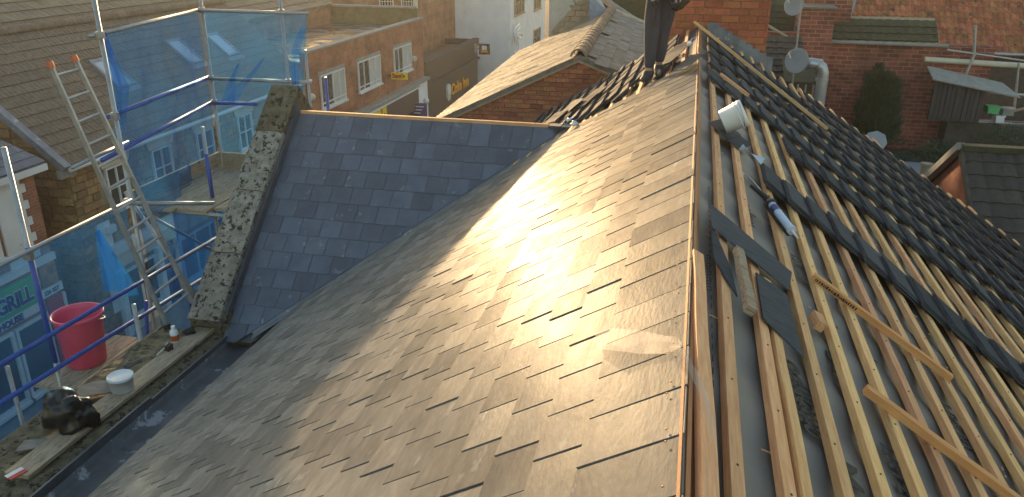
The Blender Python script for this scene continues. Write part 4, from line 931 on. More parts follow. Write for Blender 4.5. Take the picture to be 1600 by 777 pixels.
# ==================================================================== brick shop with flat roof
sm = thing('flat_roof_shop', 'long brown brick shop with wet flat roof and three wide curtained windows', 'building', (-20, 36, 0))
Y0, Y1, PT_ = 29.06, 43.4, 6.42
FS = Fr((XF+.0, 0, 0), (0, 1, 0), (0, 0, 1))
MB().box(WORLD, -30, XF, Y0, Y1, 0, 5.9).obj('brick_wall', MAT['bk_sams'], sm)
MB().box(WORLD, XF-.25, XF-.002, Y0, Y1, 5.9, 6.34).obj('parapet', MAT['bk_sams'], sm)
MB().box(WORLD, -30, -29.7, Y0, Y1, 5.9, 6.34).obj('parapet', MAT['bk_sams'], sm)
MB().box(WORLD, -29.7, XF-.25, Y1-.3, Y1, 5.9, 6.9).obj('rear_upstand', mk('mossy_upstand', (.12, .10, .045), (.20, .17, .08), 3, rough=.9, bump=.2, rand=0), sm)
MB().box(WORLD, XF-.32, XF+.08, Y0, Y1, 6.345, 6.42).obj('coping', MAT['concrete'], sm)
MB().box(WORLD, -29.7, XF-.32, Y1-.4, Y1+.05, 6.905, 7.0).obj('rear_coping', MAT['concrete'], sm)
MB().box(WORLD, -29.7, XF-.252, Y0, Y1-.3, 5.9, 5.99).obj('flat_roof', MAT['flatroof'], sm)
for (a, b_) in ((30.1, 32.5), (34.0, 36.7), (38.6, 41.2)):
    window(sm, FS, a, b_, 3.92, 5.30, 4, 1, z=.06, bar=.06, curtain=True)
    MB().box(FS, a+.07, b_-.07, 4.12, 4.16, .02, .085).obj('transom', MAT['white_paint'], sm)
    MB().box(FS, a-.1, b_+.1, 5.31, 5.45, .0, .04).obj('lintel', MAT['concrete'], sm)
MB().box(FS, Y0, Y1, 3.0, 3.16, .0, .35).obj('shop_canopy_edge', MAT['concrete'], sm)
MB().box(FS, Y0+.1, 41.6, 2.86, 2.92, .0, .42).obj('white_trim', MAT['white_paint'], sm)
MB().box(FS, Y0+.1, 41.6, 1.7, 2.85, .0, .25).obj('dark_fascia', MAT['fascia'], sm)
MB().box(FS, 41.7, Y1-.1, 0, 2.98, .0, .20).obj('pale_pier', MAT['render_white'], sm)
MB().box(FS, Y0+.1, 41.6, .0, 1.65, .0, .03).obj('shop_glazing', MAT['glass'], sm)
for (px, py) in ((488, 152), (648, 92)):
    y, z = onF(px, py, .1); f = Fr((XF, y, z), (0, 1, 0), (0, 0, 1)); MB().lathe(f, [(.16, 0), (.16, .10), (.10, .2), (0, .22)], 16, caps=False).obj('alarm_box', MAT['cream'], sm, smooth=True)
# gable end of the roof terrace seen through netting
s1 = thing('hanging_shop_sign', 'small yellow hanging sign with red shop name on the brick shop', 'sign', tuple(onX(625, 119, -14.3)))
q = onX(624, 119, -14.4); f = Fr(q, (1, 0, 0), (0, 0, 1)); MB().box(f, -.42, .42, -.17, .17, -.05, .05).obj('panel', MAT['yellow'], s1); MB().box(f, -.58, -.42, -.02, .02, -.02, .02).obj('bracket', MAT['rubber'], s1)
text("Sam's", .30, f, -.36, -.09, .052, MAT['redp'], 'lettering', s1, bold=.018, ext=.006)
s2 = thing('fascia_sign', 'yellow fascia sign with red letters partly hidden by the slate roof', 'sign', tuple(onX(590, 176, -14.7)))
f = Fr((XF+.26, 0, 0), (0, 1, 0), (0, 0, 1)); ya, za = onF(555, 185, .26); yb, zb = onF(602, 163, .26)
MB().box(f, ya-2.2, yb, zb-1.05, zb, 0, .06).obj('panel', MAT['yellow'], s2); text("Sam's", 1.05, f, yb-.15, zb-.88, .062, MAT['redp'], 'lettering', s2, bold=.03, ext=.01, align='RIGHT')
s3 = thing('violet_sign', 'violet-blue banner sign with pale writing on the pale pier', 'sign', tuple(onX(655, 172, -14.6)))
q = onX(655, 172, -14.55); f = Fr(q, (1, 0, 0), (0, 0, 1)); MB().box(f, -.40, .45, -.42, .38, -.03, .03).obj('panel', MAT['violet'], s3)
for i in range(3): MB().box(f, -.28, .28-.1*i, .16-.18*i, .22-.18*i, .031, .036).obj('writing_line', MAT['white_paint'], s3)
tag(crumple('globe_lamp', onX(666, 158, -14.4), .17, .17, .2, MAT['white_plastic'], None, None, 1, .0, 2, False), 'white globe lamp above the violet sign', 'lamp')

# ==================================================================== dark pub
pb = thing('dark_pub', 'low dark painted pub with parapet roof and orange lettering', 'building', (-18, 50, 0))
MB().box(WORLD, -22, XF-.1, 43.5, 55.5, 0, 3.35).obj('wall', MAT['dark_render'], pb)
MB().box(WORLD, XF-.35, XF, 43.5, 55.6, 3.36, 3.80).obj('parapet', MAT['dark_render'], pb); MB().box(WORLD, -22, XF-.35, 55.3, 55.6, 3.36, 3.80).obj('parapet', MAT['dark_render'], pb)
MB().box(WORLD, -22, XF-.352, 43.5, 55.3, 3.352, 3.42).obj('flat_roof', mk('rusty_roof', (.14, .08, .045), (.22, .13, .08), 1, rough=.8, bump=.1, rand=0), pb)
MB().box(FW, 43.5, 55.4, 2.45, 2.60, -.1, .12).obj('cornice', MAT['dark_render'], pb); MB().box(FW, 43.5, 55.4, 3.82, 3.90, -.4, .06).obj('coping', MAT['dark_render'], pb)
s4 = thing('pub_lettering', 'orange pub name with a beer glass picture on the dark wall', 'sign', tuple(onX(718, 140, XF)))
ya, za = onF(706, 148); yb, zb = onF(733, 134); f = Fr((XF-.04, 0, 0), (0, 1, 0), (0, 0, 1))
text('Coke Inn', .95, f, ya, za-.05, 0, MAT['orange'], 'lettering', s4, bold=.03, sx=(yb-ya)/3.6, ext=.03)
yc, zc = onF(702, 145); MB().lathe(Fr((XF-.1, yc, zc-.1), (0, 1, 0), (0, 0, 1)), [(.42, 0), (.42, .1), (0, .11)], 20, caps=False).obj('glass_picture', MAT['cream'], s4)
MB().lathe(Fr((XF-.1, yc, zc+.22), (0, 1, 0), (0, 0, 1)), [(.34, 0), (.34, .12), (0, .13)], 20, caps=False).obj('foam', MAT['white_plastic'], s4)
q = onX(757, 77, -14.2); s5 = thing('pub_hanging_sign', 'square black hanging sign with a yellow glass picture on the pub corner', 'sign', tuple(q)); f = Fr(q, (1, 0, 0), (0, 0, 1))
MB().box(f, -.38, .38, -.36, .36, -.06, .06).obj('panel', MAT['rubber'], s5); MB().box(f, -.18, .18, -.05, .24, .061, .07).obj('picture', MAT['white_plastic'], s5); MB().box(f, -.22, .24, -.22, -.08, .061, .07).obj('writing', MAT['orange'], s5)
q = onX(746, 76, -14.5); s6 = thing('small_grey_sign', 'narrow grey bracket sign beside the black hanging sign', 'sign', tuple(q)); f = Fr(q, (1, 0, 0), (0, 0, 1))
MB().box(f, -.22, .0, -.3, .3, -.05, .05).obj('panel', MAT['concrete'], s6); MB().box(f, -.30, .1, -.02, .02, -.03, -.0).obj('bracket', MAT['rubber'], s6)

# ==================================================================== white rendered building at the end of the street
wb = thing('white_building', 'tall whitewashed building with sash windows at the far end of the street', 'building', (-14, 60, 0))
WYF = 58.0; ca = onY(797, 60, WYF); la = onY(690, 60, WYF)
MB().box(WORLD, la.x, ca.x, WYF, WYF+14, 0, 9.2).obj('front_block', MAT['render_white'], wb)
# side face recedes towards the right of the street corner
FWS = Fr((ca.x, 0, 0), (0, 1, 0), (0, 0, 1))
def onW(px, py): p = onX(px, py, ca.x); return p.y, p.z
for (x0, x1, yt, yb_, arch) in ((803, 818, -12, 25, 0), (834, 844, -20, 17, 0), (833, 843, 45, 73, 1)):
    a, z0 = onW(x0, yb_); b_, z1 = onW(x1, yb_-6); zt = onW((x0+x1)/2, yt)[1]
    window(wb, FWS, a, b_, z0, zt, 3, 2, MAT['board'], bar=.07, z=.06)
ya, za = onW(797, 112); yb, zb = onW(857, 72)
MB().box(FWS, WYF, onW(857, 40)[0], 0, min(za, zb)+.1, 0, .06).obj('red_base_band', mk('red_band', (.34, .07, .04), (.42, .11, .06), 2, rough=.8, bump=.1, rand=0), wb)
MB().box(WORLD, la.x-.35, la.x, WYF-.05, WYF+.3, 0, 9.1).obj('corner_pipe', MAT['cream'], wb)
q = onW(808, 60); dc = thing('light_decoration', 'white looped festive light decoration fixed to the whitewashed wall', 'decoration', (ca.x+.2, q[0], q[1]))
def dp(px, py): a = onX(px, py, ca.x+.3); return a
MB().path([dp(811, 37), dp(806, 44), dp(803, 52), dp(805, 62), dp(808, 72), dp(804, 84)], .10, 6).obj('long_loop', MAT['white_plastic'], dc, smooth=True)
MB().path([dp(812, 42), dp(808, 49), dp(806, 58), dp(810, 68), dp(809, 78)], .08, 6).obj('short_loop', MAT['white_plastic'], dc, smooth=True)
MB().path([dp(812+4*math.cos(a), 56+4*math.sin(a)) for a in [i*math.pi/6 for i in range(13)]], .07, 6).obj('ring', MAT['white_plastic'], dc, smooth=True)
# brick blocks behind the flat roof
fb = thing('far_brick_block', 'sunlit brown brick block with small-paned windows behind the flat roof', 'building', (-22, 50, 0))
FBY = 50.0; fbl = onY(420, 20, FBY).x; fbr = onY(655, 20, FBY).x
MB().box(WORLD, fbl-18, fbr, FBY, FBY+10, 0, 9.0).obj('brick_wall', MAT['bk_far'], fb)
FB = Fr((0, FBY, 0), (1, 0, 0), (0, 0, 1))
for (x0, x1) in ((594, 616), (628, 648)):
    a = onY(x0, 19, FBY); b_ = onY(x1, 19, FBY); window(fb, FB, a.x, b_.x, a.z, a.z+2.0, 5, 6, MAT['cream'], bar=.06, z=.06)
a = onY(501, 18, FBY); MB().box(FB, a.x, a.x+.85, a.z, a.z+2.2, .0, .04).obj('blocked_window', MAT['board'], fb)
a = onY(562, 20, FBY); MB().box(FB, a.x, a.x+.9, a.z-.5, a.z+2.6, .0, .04).obj('louvre_panel', MAT['bk_far'], fb)
tb_ = thing('tall_brick_house', 'tall brown brick house wall with pale drainpipe between flat roof and white building', 'building', (-18, 56, 0))
a = onY(658, 40, 56.0); b_ = onY(689, 40, 56.0); MB().box(WORLD, a.x, b_.x, 56.0, 66, 0, 9.2).obj('brick_wall', MAT['bk_far'], tb_)
MB().tube((b_.x-.15, 55.9, 0), (b_.x-.15, 55.9, 9.2), .09).obj('drainpipe', MAT['cream'], tb_)
a = onY(650, 20, 49.5); MB().tube((a.x, 49.5, 5), (a.x, 49.5, 9.0), .14).obj('drainpipe', MAT['cream'], fb)
# roof behind, top left
rr_ = thing('rear_roof', 'large faded tiled roof rising behind the brown tiled ridge', 'roof', (-26, 25, 0))
FRr2 = Fr((-20.2, 0, 7.0), (0, 1, 0), (-math.cos(R(30)), 0, math.sin(R(30))))
rt_mat = mk('faded_tile', (.16, .125, .09), (.26, .21, .15), 2, rough=.9, bump=.3, rand=.1)
MB().prism(FRr2, [(5, 0), (43, 0), (43, 9), (5, 9)], -.3, -.02).obj('roof_deck', rt_mat, rr_)
for k in range(14): tile_course(FRr2, 10, 43, .0+.5*k, .5, rt_mat, rr_, pitch=.3, wv=.02, step=.05)
MB().box(WORLD, -30, -20.3, 5, 43, 0, 6.9).obj('wall', MAT['bk_far'], rr_)

# ==================================================================== neighbouring gable house
nb = thing('neighbour_house', 'brick gabled house with a sunlit sheet roof, round ridge tiles and grey shingles', 'building', (-2, 16, 3))
NY = 13.25; ap = onY(905, 86, NY); lf = onY(676, 190, NY); pitL = math.atan2(ap.z-lf.z, ap.x-lf.x)
rt_ = onY(962, 110, NY); pitR = math.atan2(ap.z-rt_.z, rt_.x-ap.x)
rdir = Vector((math.sin(R(-2.5)), math.cos(R(-2.5)), 0)); 
FN = Fr((0, NY, 0), (1, 0, 0), (0, 0, 1))
zl = ap.z-math.tan(pitL)*3.4; zr = ap.z-math.tan(pitR)*2.2
MB().prism(FN, [(ap.x-3.4, 3), (ap.x+2.2, 3), (ap.x+2.2, zr-.06), (ap.x, ap.z-.06), (ap.x-3.4, zl-.06)], -.3, -.013).obj('gable_core', MAT['mortar'], nb)
tL, tR = math.tan(pitL), math.tan(pitR)
blocks(nb, 'brick', MAT['brick'], Fr((0, NY-.012, 0), (1, 0, 0), (0, 0, 1)), ap.x-3.4, ap.x+2.0, 7.3, ap.z-.06, .225, .078, .009, .012,
       keep=[(-tL, 1, ap.z-.08-tL*ap.x), (tR, 1, ap.z-.08+tR*ap.x)], key=lambda x, y: -y, limit=290)
LN = 14
ridge0 = Vector((ap.x, NY-.10, ap.z+.0)); 
nl = Vector((-math.cos(pitL), 0, -math.sin(pitL))); nr_ = Vector((math.cos(pitR), 0, -math.sin(pitR)))
FNL = Fr(ridge0, rdir, nl); FNR = Fr(ridge0, -rdir, nr_)
# corrugated, sunlit left slope
LL = (ap-lf).length
for k in range(6):
    y0 = (LL-.0)/6*k; n = 120; vs = []
    for i in range(n+1):
        x = 9.5*i/n; z = .012*math.sin(i*2*math.pi/3)+random.uniform(-.004, .004)
        vs += [FNL.p(x, y0, z+.004*0), FNL.p(x, y0+LL/6+.03, z+.014), FNL.p(x, y0+LL/6+.03, z-.012)]
    MB().add(vs, [q for i in range(n) for q in ((3*i, 3*i+1, 3*i+4, 3*i+3), (3*i+1, 3*i+2, 3*i+5, 3*i+4))]).obj('roof_sheet', MAT['sheet_roof'], nb)
MB().box(FNL, -.0, 9.5, .0, LL, -.1, -.02).obj('left_deck', MAT['board'], nb)
MB().box(FNR, -9.5, .0, .0, 2.5, -.1, -.01).obj('right_deck', MAT['board'], nb)
sg2 = None
for k in range(11):
    for j in range(26):
        sg2 = sg2 or MB().box(WORLD, 0, .315, 0, .25, 0, .014).mesh('shingle', MAT['grey_shingle'])
        if random.random() < .03: continue
        link('shingle', sg2, nb, mat=FNR.M(-.33-.33*j+(.16 if k % 2 else 0), .08+.21*k, .004+random.uniform(0, .01)) @ Matrix.Rotation(R(2.8), 4, 'X') @ Matrix.Rotation(R(random.uniform(-1.5, 1.5)), 4, 'Z'))
for i in range(21):
    vs = []; nn_ = 10
    for x in (0, .43):
        for q in range(nn_+1): a = math.pi*q/nn_; rr = .125+(.012 if x == 0 else 0); o = ridge0+rdir*(.42*i+x); vs.append(o+Vector((math.cos(a)*rr, 0, math.sin(a)*rr-.02)))
    vs += [ridge0+rdir*(.42*i)+Vector((math.cos(math.pi*q/nn_)*.105, 0, math.sin(math.pi*q/nn_)*.105-.02)) for q in range(nn_+1)]
    m_ = nn_+1
    MB().add(vs, [(q+1, q, m_+q, m_+q+1) for q in range(nn_)]+[(q, q+1, 2*m_+q+1, 2*m_+q) for q in range(nn_)]).obj('ridge_tile', MAT['ridge_tile'], nb, smooth=False)
bb = MB(); bb.box(FNL, -.02, .10, .0, LL, -.06, .008).obj('mortar_verge', MAT['mortar'], nb); bb = MB(); bb.box(FNR, -.10, .02, .0, 2.4, -.06, .02).obj('mortar_verge', MAT['mortar'], nb)
# peeling rendered wall behind with stepped lead
pw = thing('peeling_wall', 'old wall with peeling pale render and exposed stones above the sunlit roof', 'wall', (-4, 22, 0))
PY = 22.4; a = onY(857, 60, PY); b_ = onY(921, 60, PY)
MB().box(WORLD, a.x, b_.x, PY, PY+.4, 3, 9.9).obj('rendered_wall', MAT['render_old'], pw)
FP2 = Fr((0, PY-.03, 0), (1, 0, 0), (0, 0, 1)); za = onY(860, 78, PY).z
blocks(pw, 'stone', mk('buff_stone', (.33, .24, .16), (.42, .33, .23), 6, rough=.9, bump=.4, rand=.15), FP2, a.x+.02, b_.x-.02, za-1.3, za+1.35, .30, .15, .02, .03, keep=[(-1.15, 1, za+.42-1.15*a.x)], limit=70)
sl_ = MB()
for i in range(7):
    p = onY(857+i*10, 76-i*7.5, PY-.05); MB().box(Fr((p.x, PY-.045, p.z), (1, 0, 0), (0, 0, 1)), 0, .24, -.35, .10, 0, .012).obj('stepped_lead', MAT['lead'], pw)
a2 = onY(921, 40, 20.0); bs = thing('blue_slate_roof_end', 'small blue-grey leaded roof slope beside the peeling wall', 'roof', tuple(a2))
p1, p2, p3 = onY(921, -10, 22.0), onY(921, 60, 20.6), onY(948, 17, 22.0); vs = [p1, p2, p3, onY(935, -8, 23)]
fz = [v+Vector((0, .25, -.25)) for v in vs]; MB().add(vs+fz, [(0, 1, 2, 3), (7, 6, 5, 4), (0, 4, 5, 1), (1, 5, 6, 2), (2, 6, 7, 3), (3, 7, 4, 0)]).obj('lead_slope', MAT['lead'], bs)
# pale verge stones running down right behind the ridge
vg = thing('distant_verge', 'pale sloping coping line with mossy roof behind the shingled slope', 'roof', (-1.5, 24, 5))
p1, p2 = onY(925, -12, 24), onY(1012, 46, 24); f = Fr(p1, p2-p1, (0, 1, 0)); L = (p2-p1).length
for i in range(10): MB().box(f, L*1.2*i/10+.01, L*1.2*(i+1)/10, 0, .4, -.08, .06).obj('coping_stone', MAT['concrete'], vg)
MB().prism(Fr((0, 24.5, 0), (1, 0, 0), (0, 0, 1)), [(p1.x, 3), (p2.x+1.5, 3), (p2.x+1.5, p2.z-1.0), (p1.x, p1.z)], -.3, 0).obj('moss_roof', MAT['moss_tile'], vg)
p1, p2, p3 = onY(962, -10, 26), onY(1005, 40, 26), onY(1060, 40, 26); MB().prism(Fr((0, 27, 0), (1, 0, 0), (0, 0, 1)), [(p1.x-1, p2.z-4), (p3.x+2, p2.z-4), (p3.x+2, p2.z), (p1.x+1, p1.z+1), (p1.x-1, p1.z+1)], -.3, 0).obj('mossy_gable', MAT['moss_tile'], vg)

# ==================================================================== right-hand yard
YW = 32.0
rw = thing('yard_brick_wall', 'tall red brick wall of the yard building with a dark tiled lean-to roof on top', 'building', (6, 33, 3))
FY = Fr((0, YW, 0), (1, 0, 0), (0, 0, 1))
def ay(px, py, Y=YW): return onY(px, py, Y)
l_, r_ = ay(1283, 70), ay(1481, 70)
MB().box(WORLD, l_.x, r_.x+1.6, YW, YW+.6, 2.5, ay(1380, 68).z).obj('brick_wall', MAT['bk_right'], rw)
MB().box(WORLD, r_.x+1.6, r_.x+14, YW, YW+.6, 2.5, ay(1500, 190).z).obj('low_brick_wall', MAT['bk_right'], rw)
FLT = Fr((0, YW-.1, ay(1380, 66).z+.03), (1, 0, 0), (0, math.cos(R(38)), math.sin(R(38))))
x0, x1 = ay(1297, 60).x, ay(1466, 60).x; HL = 1.3
MB().box(FLT, x0, x1, 0, HL, -.15, -.02).obj('roof_deck', MAT['board'], rw)
for k in range(3): tile_course(FLT, x0, x1, .02+.36*k, .36, MAT['moss_tile'], rw, pitch=.32, wv=.03, step=.06)
MB().tube((x0-.1, YW-.16, ay(1380, 68).z+.02), (x1+.35, YW-.16, ay(1380, 68).z+.0), .065).obj('gutter', MAT['concrete'], rw)
cl = thing('clay_tiled_roof', 'wide orange clay pantile roof above the yard', 'roof', (10, 36, 5))
YC = 36.0; PC = R(40); e1 = ay(1481, 80, YC)
FCl = Fr((0, YC, e1.z), (1, 0, 0), (0, math.cos(PC), math.sin(PC)))
MB().box(FCl, 4.6, 20, -.1, 9, -.2, -.02).obj('roof_deck', MAT['clay'], cl)
tile1 = MB(); vs = []
for x in range(5):
    a = x/4; z = .045*math.sin(a*2*math.pi); vs += [(a*.25, 0, z), (a*.25, 0, z+.03), (a*.25, .34, z+.002)]
tile1.add(vs, [q for i in range(4) for q in ((3*i, 3*i+3, 3*i+4, 3*i+1), (3*i+1, 3*i+4, 3*i+5, 3*i+2))])
tm = tile1.mesh('pantile', MAT['clay']); sb = MB(); cnt = 0
for k in range(20):
    for j in range(62):
        x = 4.7+.25*j; M = FCl.M(x, .31*k, random.uniform(0, .015))
        if cnt < 300 and .31*k < 1.6 or (cnt < 300 and k < 6): link('pantile', tm, cl, mat=M); cnt += 1
        else: sb.add([M @ Vector(v) for v in tile1.v], tile1.f)
sb.obj('pantiles_above', MAT['clay'], cl, kind='stuff')
MB().box(WORLD, r_.x+.3, 20, YC+.3, YC+.8, 3, e1.z).obj('wall', MAT['dark_tile'], cl)
MB().tube((r_.x-.3, YC-.12, e1.z-.0), (20, YC-.12, e1.z-.1), .07).obj('gutter', MAT['galv'], cl)
g = thing('roof_glazing', 'pale lead-edged glazed strip at the left end of the clay roof', 'roof light', tuple(ay(1325, 10, 35.5)))
a, b_, c, d = ay(1318, -12, 37), ay(1343, -12, 37), ay(1330, 26, 35.6), ay(1315, 14, 35.6); n_ = Vector((0, .15, -.15))
MB().add([a, b_, c, d, a+n_, b_+n_, c+n_, d+n_], [(3, 2, 1, 0), (4, 5, 6, 7), (0, 1, 5, 4), (1, 2, 6, 5), (2, 3, 7, 6), (3, 0, 4, 7)]).obj('pane', MAT['lead'], g)
# chimney-like brick piers, low black roofs, dishes, duct
bp_ = thing('low_brick_building', 'dark red brick outbuilding wall behind the battens, left of the duct', 'building', (4, 31, 3))
a, b_ = ay(1190, 60, 31), ay(1246, 60, 31); MB().box(WORLD, a.x-1.5, b_.x+.2, 31.2, 31.8, 2, ay(1215, 52, 31).z).obj('brick_wall', MAT['bk_right'], bp_)
c = ay(1300, 60, 31); MB().box(WORLD, b_.x, c.x, 31, 32.5, 2, ay(1270, 14, 31).z).obj('brick_pier', MAT['bk_right'], bp_)
MB().box(WORLD, c.x-.9, c.x+.8, 32.6, 33.4, 6, ay(1300, -20, 32).z).obj('upper_brick_pier', MAT['bk_right'], bp_)
MB().box(WORLD, b_.x-.05, c.x+.05, 30.95, 32.55, ay(1270, 14, 31).z, ay(1270, 11, 31).z).obj('pier_cap', MAT['mortar'], bp_)
mr_ = thing('mossy_tile_roof', 'triangular mossy brown tiled roof above the dark brick outbuilding', 'roof', tuple(ay(1225, 30, 33)))
f = Fr(ay(1190, 78, 32.0), (1, 0, 0), (0, math.cos(R(42)), math.sin(R(42)))); w_ = b_.x-a.x
MB().prism(f, [(-1.2, .7), (1.5, -.1), (1.9, .0), (1.9, 3.6), (-1.2, 3.6)], -.15, -.02).obj('roof_deck', MAT['moss_tile'], mr_)
for k in range(9): tile_course(f, -1.2, 1.9, .62+.32*k, .32, MAT['moss_tile'], mr_, pitch=.3, wv=.03, step=.06)
MB().tube(ay(1196, 38, 31), ay(1230, 58, 31), .05).obj('sloping_pipe', MAT['board'], bp_)
br_ = thing('black_lean_to', 'low black tiled lean-to roof with cracked tiles beneath the dark brick wall', 'roof', tuple(ay(1220, 105, 29)))
f = Fr(ay(1150, 132, 28.4), (1, 0, 0), (0, math.cos(R(30)), math.sin(R(30))))
MB().box(f, -.5, 2.25, -.6, 2.8, -.15, -.02).obj('roof_deck', MAT['dark_tile'], br_)
for k in range(10): tile_course(f, -.5, 2.25, -.6+.33*k, .33, MAT['dark_tile'], br_, pitch=.3, wv=.03, step=.06)
MB().box(WORLD, f.p(-.5, 0).x, f.p(2.25, 0).x, 28.0, 28.2, 3, f.p(0, -.55).z-.2).obj('brick_wall', MAT['bk_right'], br_)
def dish(cpx, Y, r, label, pole):
    q = ay(*cpx, Y); o = thing('satellite_dish', label, 'satellite dish', tuple(q)); n_ = Vector((-.55, -.82, .25)).normalized(); f = Fr(q, n_.orthogonal(), n_.cross(n_.orthogonal()))
    prof = [(0, -.10*r)]+[(r*t, -.10*r+.14*r*t*t) for t in (.25, .5, .75, 1)]+[(r*1.02, .03*r), (r*.98, -.0)]
    MB().lathe(f, prof, 28, caps=False).obj('dish', mk('grey_dish', (.22, .23, .25), (.27, .28, .3), 2, rough=.6, bump=0, rand=0), o, smooth=True)
    MB().path([q-f.Y*r*.9, q-f.Y*r*.6+n_*r*.7, q+n_*r*1.05], .018, 6).obj('feed_arm', MAT['galv'], o)
    MB().tube(pole[0], pole[1], .03).obj('pole', MAT['galv'], o); return o
dish((1245, 95), 27.3, .40, 'large grey satellite dish on a thin pole above the dark roofs', (ay(1236, 150, 27.5), ay(1254, -10, 27.5)))
dish((1241, 8), 30, .36, 'smaller pale satellite dish at the top edge above the large dish', (ay(1241, 20, 30.3), ay(1236, 20, 30.6)))
du = thing('vent_duct', 'shiny silver bent ventilation duct beside the brick wall', 'duct', tuple(ay(1280, 150, 27.6)))
MB().path([ay(1258, 100, 27.6), ay(1268, 99, 27.6), ay(1277, 101, 27.6), ay(1284, 106, 27.6), ay(1286, 114, 27.6), ay(1285, 124, 27.6), ay(1279, 165, 27.6), ay(1275, 195, 27.6)], .185, 14).obj('duct_pipe', mk('bright_duct', (.32, .34, .37), (.45, .47, .5), 3, rough=.4, bump=.05, rand=0, metal=.6), du, smooth=True)
for p_, q_ in (((1284.5, 122), (1284, 127)), ((1277, 100), (1279, 102))): MB().tube(ay(*p_, 27.6), ay(*q_, 27.6), .205, n=16).obj('joint_band', MAT['galv'], du)
lt = thing('timber_lean_to', 'small lean-to with dark sheet roof and brown boarded side behind the battens', 'shed', tuple(ay(1255, 130, 28)))
a = ay(1236, 112, 28); b_ = ay(1272, 112, 28); f = Fr((a.x-.2, 27.8, a.z-.35), (1, 0, 0), (0, .9, .35)); MB().box(f, 0, b_.x-a.x+.3, 0, 1.5, 0, .06).obj('sheet_roof', MAT['moss_tile'], lt)
MB().box(WORLD, a.x, b_.x, 27.95, 29.0, 4, a.z-.36).obj('dark_body', MAT['boardblack'], lt)
for i in range(6): MB().box(WORLD, b_.x-.02+.0*i, b_.x+.03, 27.95+.2*i, 28.13+.2*i, 4, a.z-.36).obj('side_board', MAT['board'], lt)
for i in range(4): MB().box(WORLD, a.x+.25*i, a.x+.25*i+.05, 27.9, 27.94, 4, a.z-.4).obj('front_post', MAT['galv'], lt)
# conifer
def foliage(name, c, rx, ry, rz, n, size, m, parent, seed, cone=0):
    rnd = random.Random(seed); b = MB()
    for i in range(n):
        while True:
            p = Vector((rnd.uniform(-1, 1), rnd.uniform(-1, 1), rnd.uniform(-1, 1)))
            if p.length < 1 and noise.noise(p*2.6+Vector((seed, 0, 0))) > -.12: break
        k = 1-cone*(p.z*.5+.5); q = Vector((c[0]+p.x*rx*k, c[1]+p.y*ry*k, c[2]+p.z*rz)); s = size*rnd.uniform(.6, 1.4)
        u = Vector((rnd.gauss(0, 1), rnd.gauss(0, 1), rnd.gauss(0, 1)+.4)).normalized(); v = u.orthogonal().normalized()
        b.add([q, q+u*s+v*s*.3, q+u*s*1.9, q+u*s-v*s*.3], [(0, 1, 2, 3)])
    return b.obj(name, m, parent)
def spire(parent, base, h, r, n, seed, lean=0):
    rnd = random.Random(seed); b = MB()
    for i in range(n):
        t = rnd.random()**.8; a = rnd.uniform(0, 6.283); rr = r*(1-t)**.6*(.35+.65*rnd.random()); q = base+Vector((math.cos(a)*rr+lean*t*h, math.sin(a)*rr, t*h))
        u = Vector((math.cos(a)*.5, math.sin(a)*.5, 1+rnd.uniform(-.5, .3))).normalized(); v = u.cross(Vector((rnd.random(), rnd.random(), rnd.random()))).normalized(); s = rnd.uniform(.07, .17)
        b.add([q, q+u*s+v*s*.3, q+u*s*2.2, q+u*s-v*s*.3], [(0, 1, 2, 3)])
    return b.obj('crown', MAT['leaf'], parent)
bs_ = onY(1370, 225, 31.0); tr = thing('conifer_bush', 'dark green many-topped conifer growing against the red brick wall', 'tree', tuple(bs_))
top = ay(1372, 108, 31).z
for i, (px, tp, r) in enumerate([(1345, 165, .5), (1357, 120, .45), (1372, 106, .5), (1386, 118, .45), (1398, 128, .4), (1372, 150, .7)]):
    q = onY(px*.55+1370*.45, 225, 31.0); t = ay(px, tp, 31); spire(tr, q, t.z-q.z, r*1.15, 430, i, (t.x-q.x)/max(.5, (t.z-q.z)))
MB().path([bs_-Vector((0, 0, 1)), bs_+Vector((0, 0, 1)), bs_+Vector((.05, 0, 2.2))], [.12, .08, .03]).obj('trunk', MAT['bark'], tr)
# hedges / low plants
for i, (px, py, w, h, lab) in enumerate([(1425, 252, 1.6, .35, 'low dark hedge at the foot of the red brick wall'), (1480, 236, 1.2, .4, 'low leafy bush right of the dark hedge'), (1575, 222, 1.3, .7, 'leafy green bush on the brick wall behind the dark roofed outbuilding'), (1335, 250, 1.2, .35, 'dark ground bush below the conifer')]):
    q = onY(px, py, 30.5); o = thing('bush', lab, 'bush', tuple(q)); foliage('crown', q, w, .6, h, 1500, .055, MAT['leaf'], o, 30+i); MB().tube(q-Vector((0, 0, 1)), q, .05).obj('stem', MAT['bark'], o)
# path and post
p = onY(1458, 276, 28); MB().box(WORLD, p.x-3.2, p.x+4.2, 26, 29.8, 3.0, p.z).obj('grey_path', MAT['path'], kind='structure')
q = onY(1443, 285, 26.0); o = thing('timber_post', 'weathered round-topped timber post standing by the grey path', 'post', tuple(q))
MB().tube(q-Vector((0, 0, 1)), onY(1447, 259, 26.0), .13).obj('shaft', MAT['board'], o); t = onY(1447, 259, 26.0); MB().tube(t, t+Vector((0, 0, .08)), .18).obj('cap', MAT['board'], o)
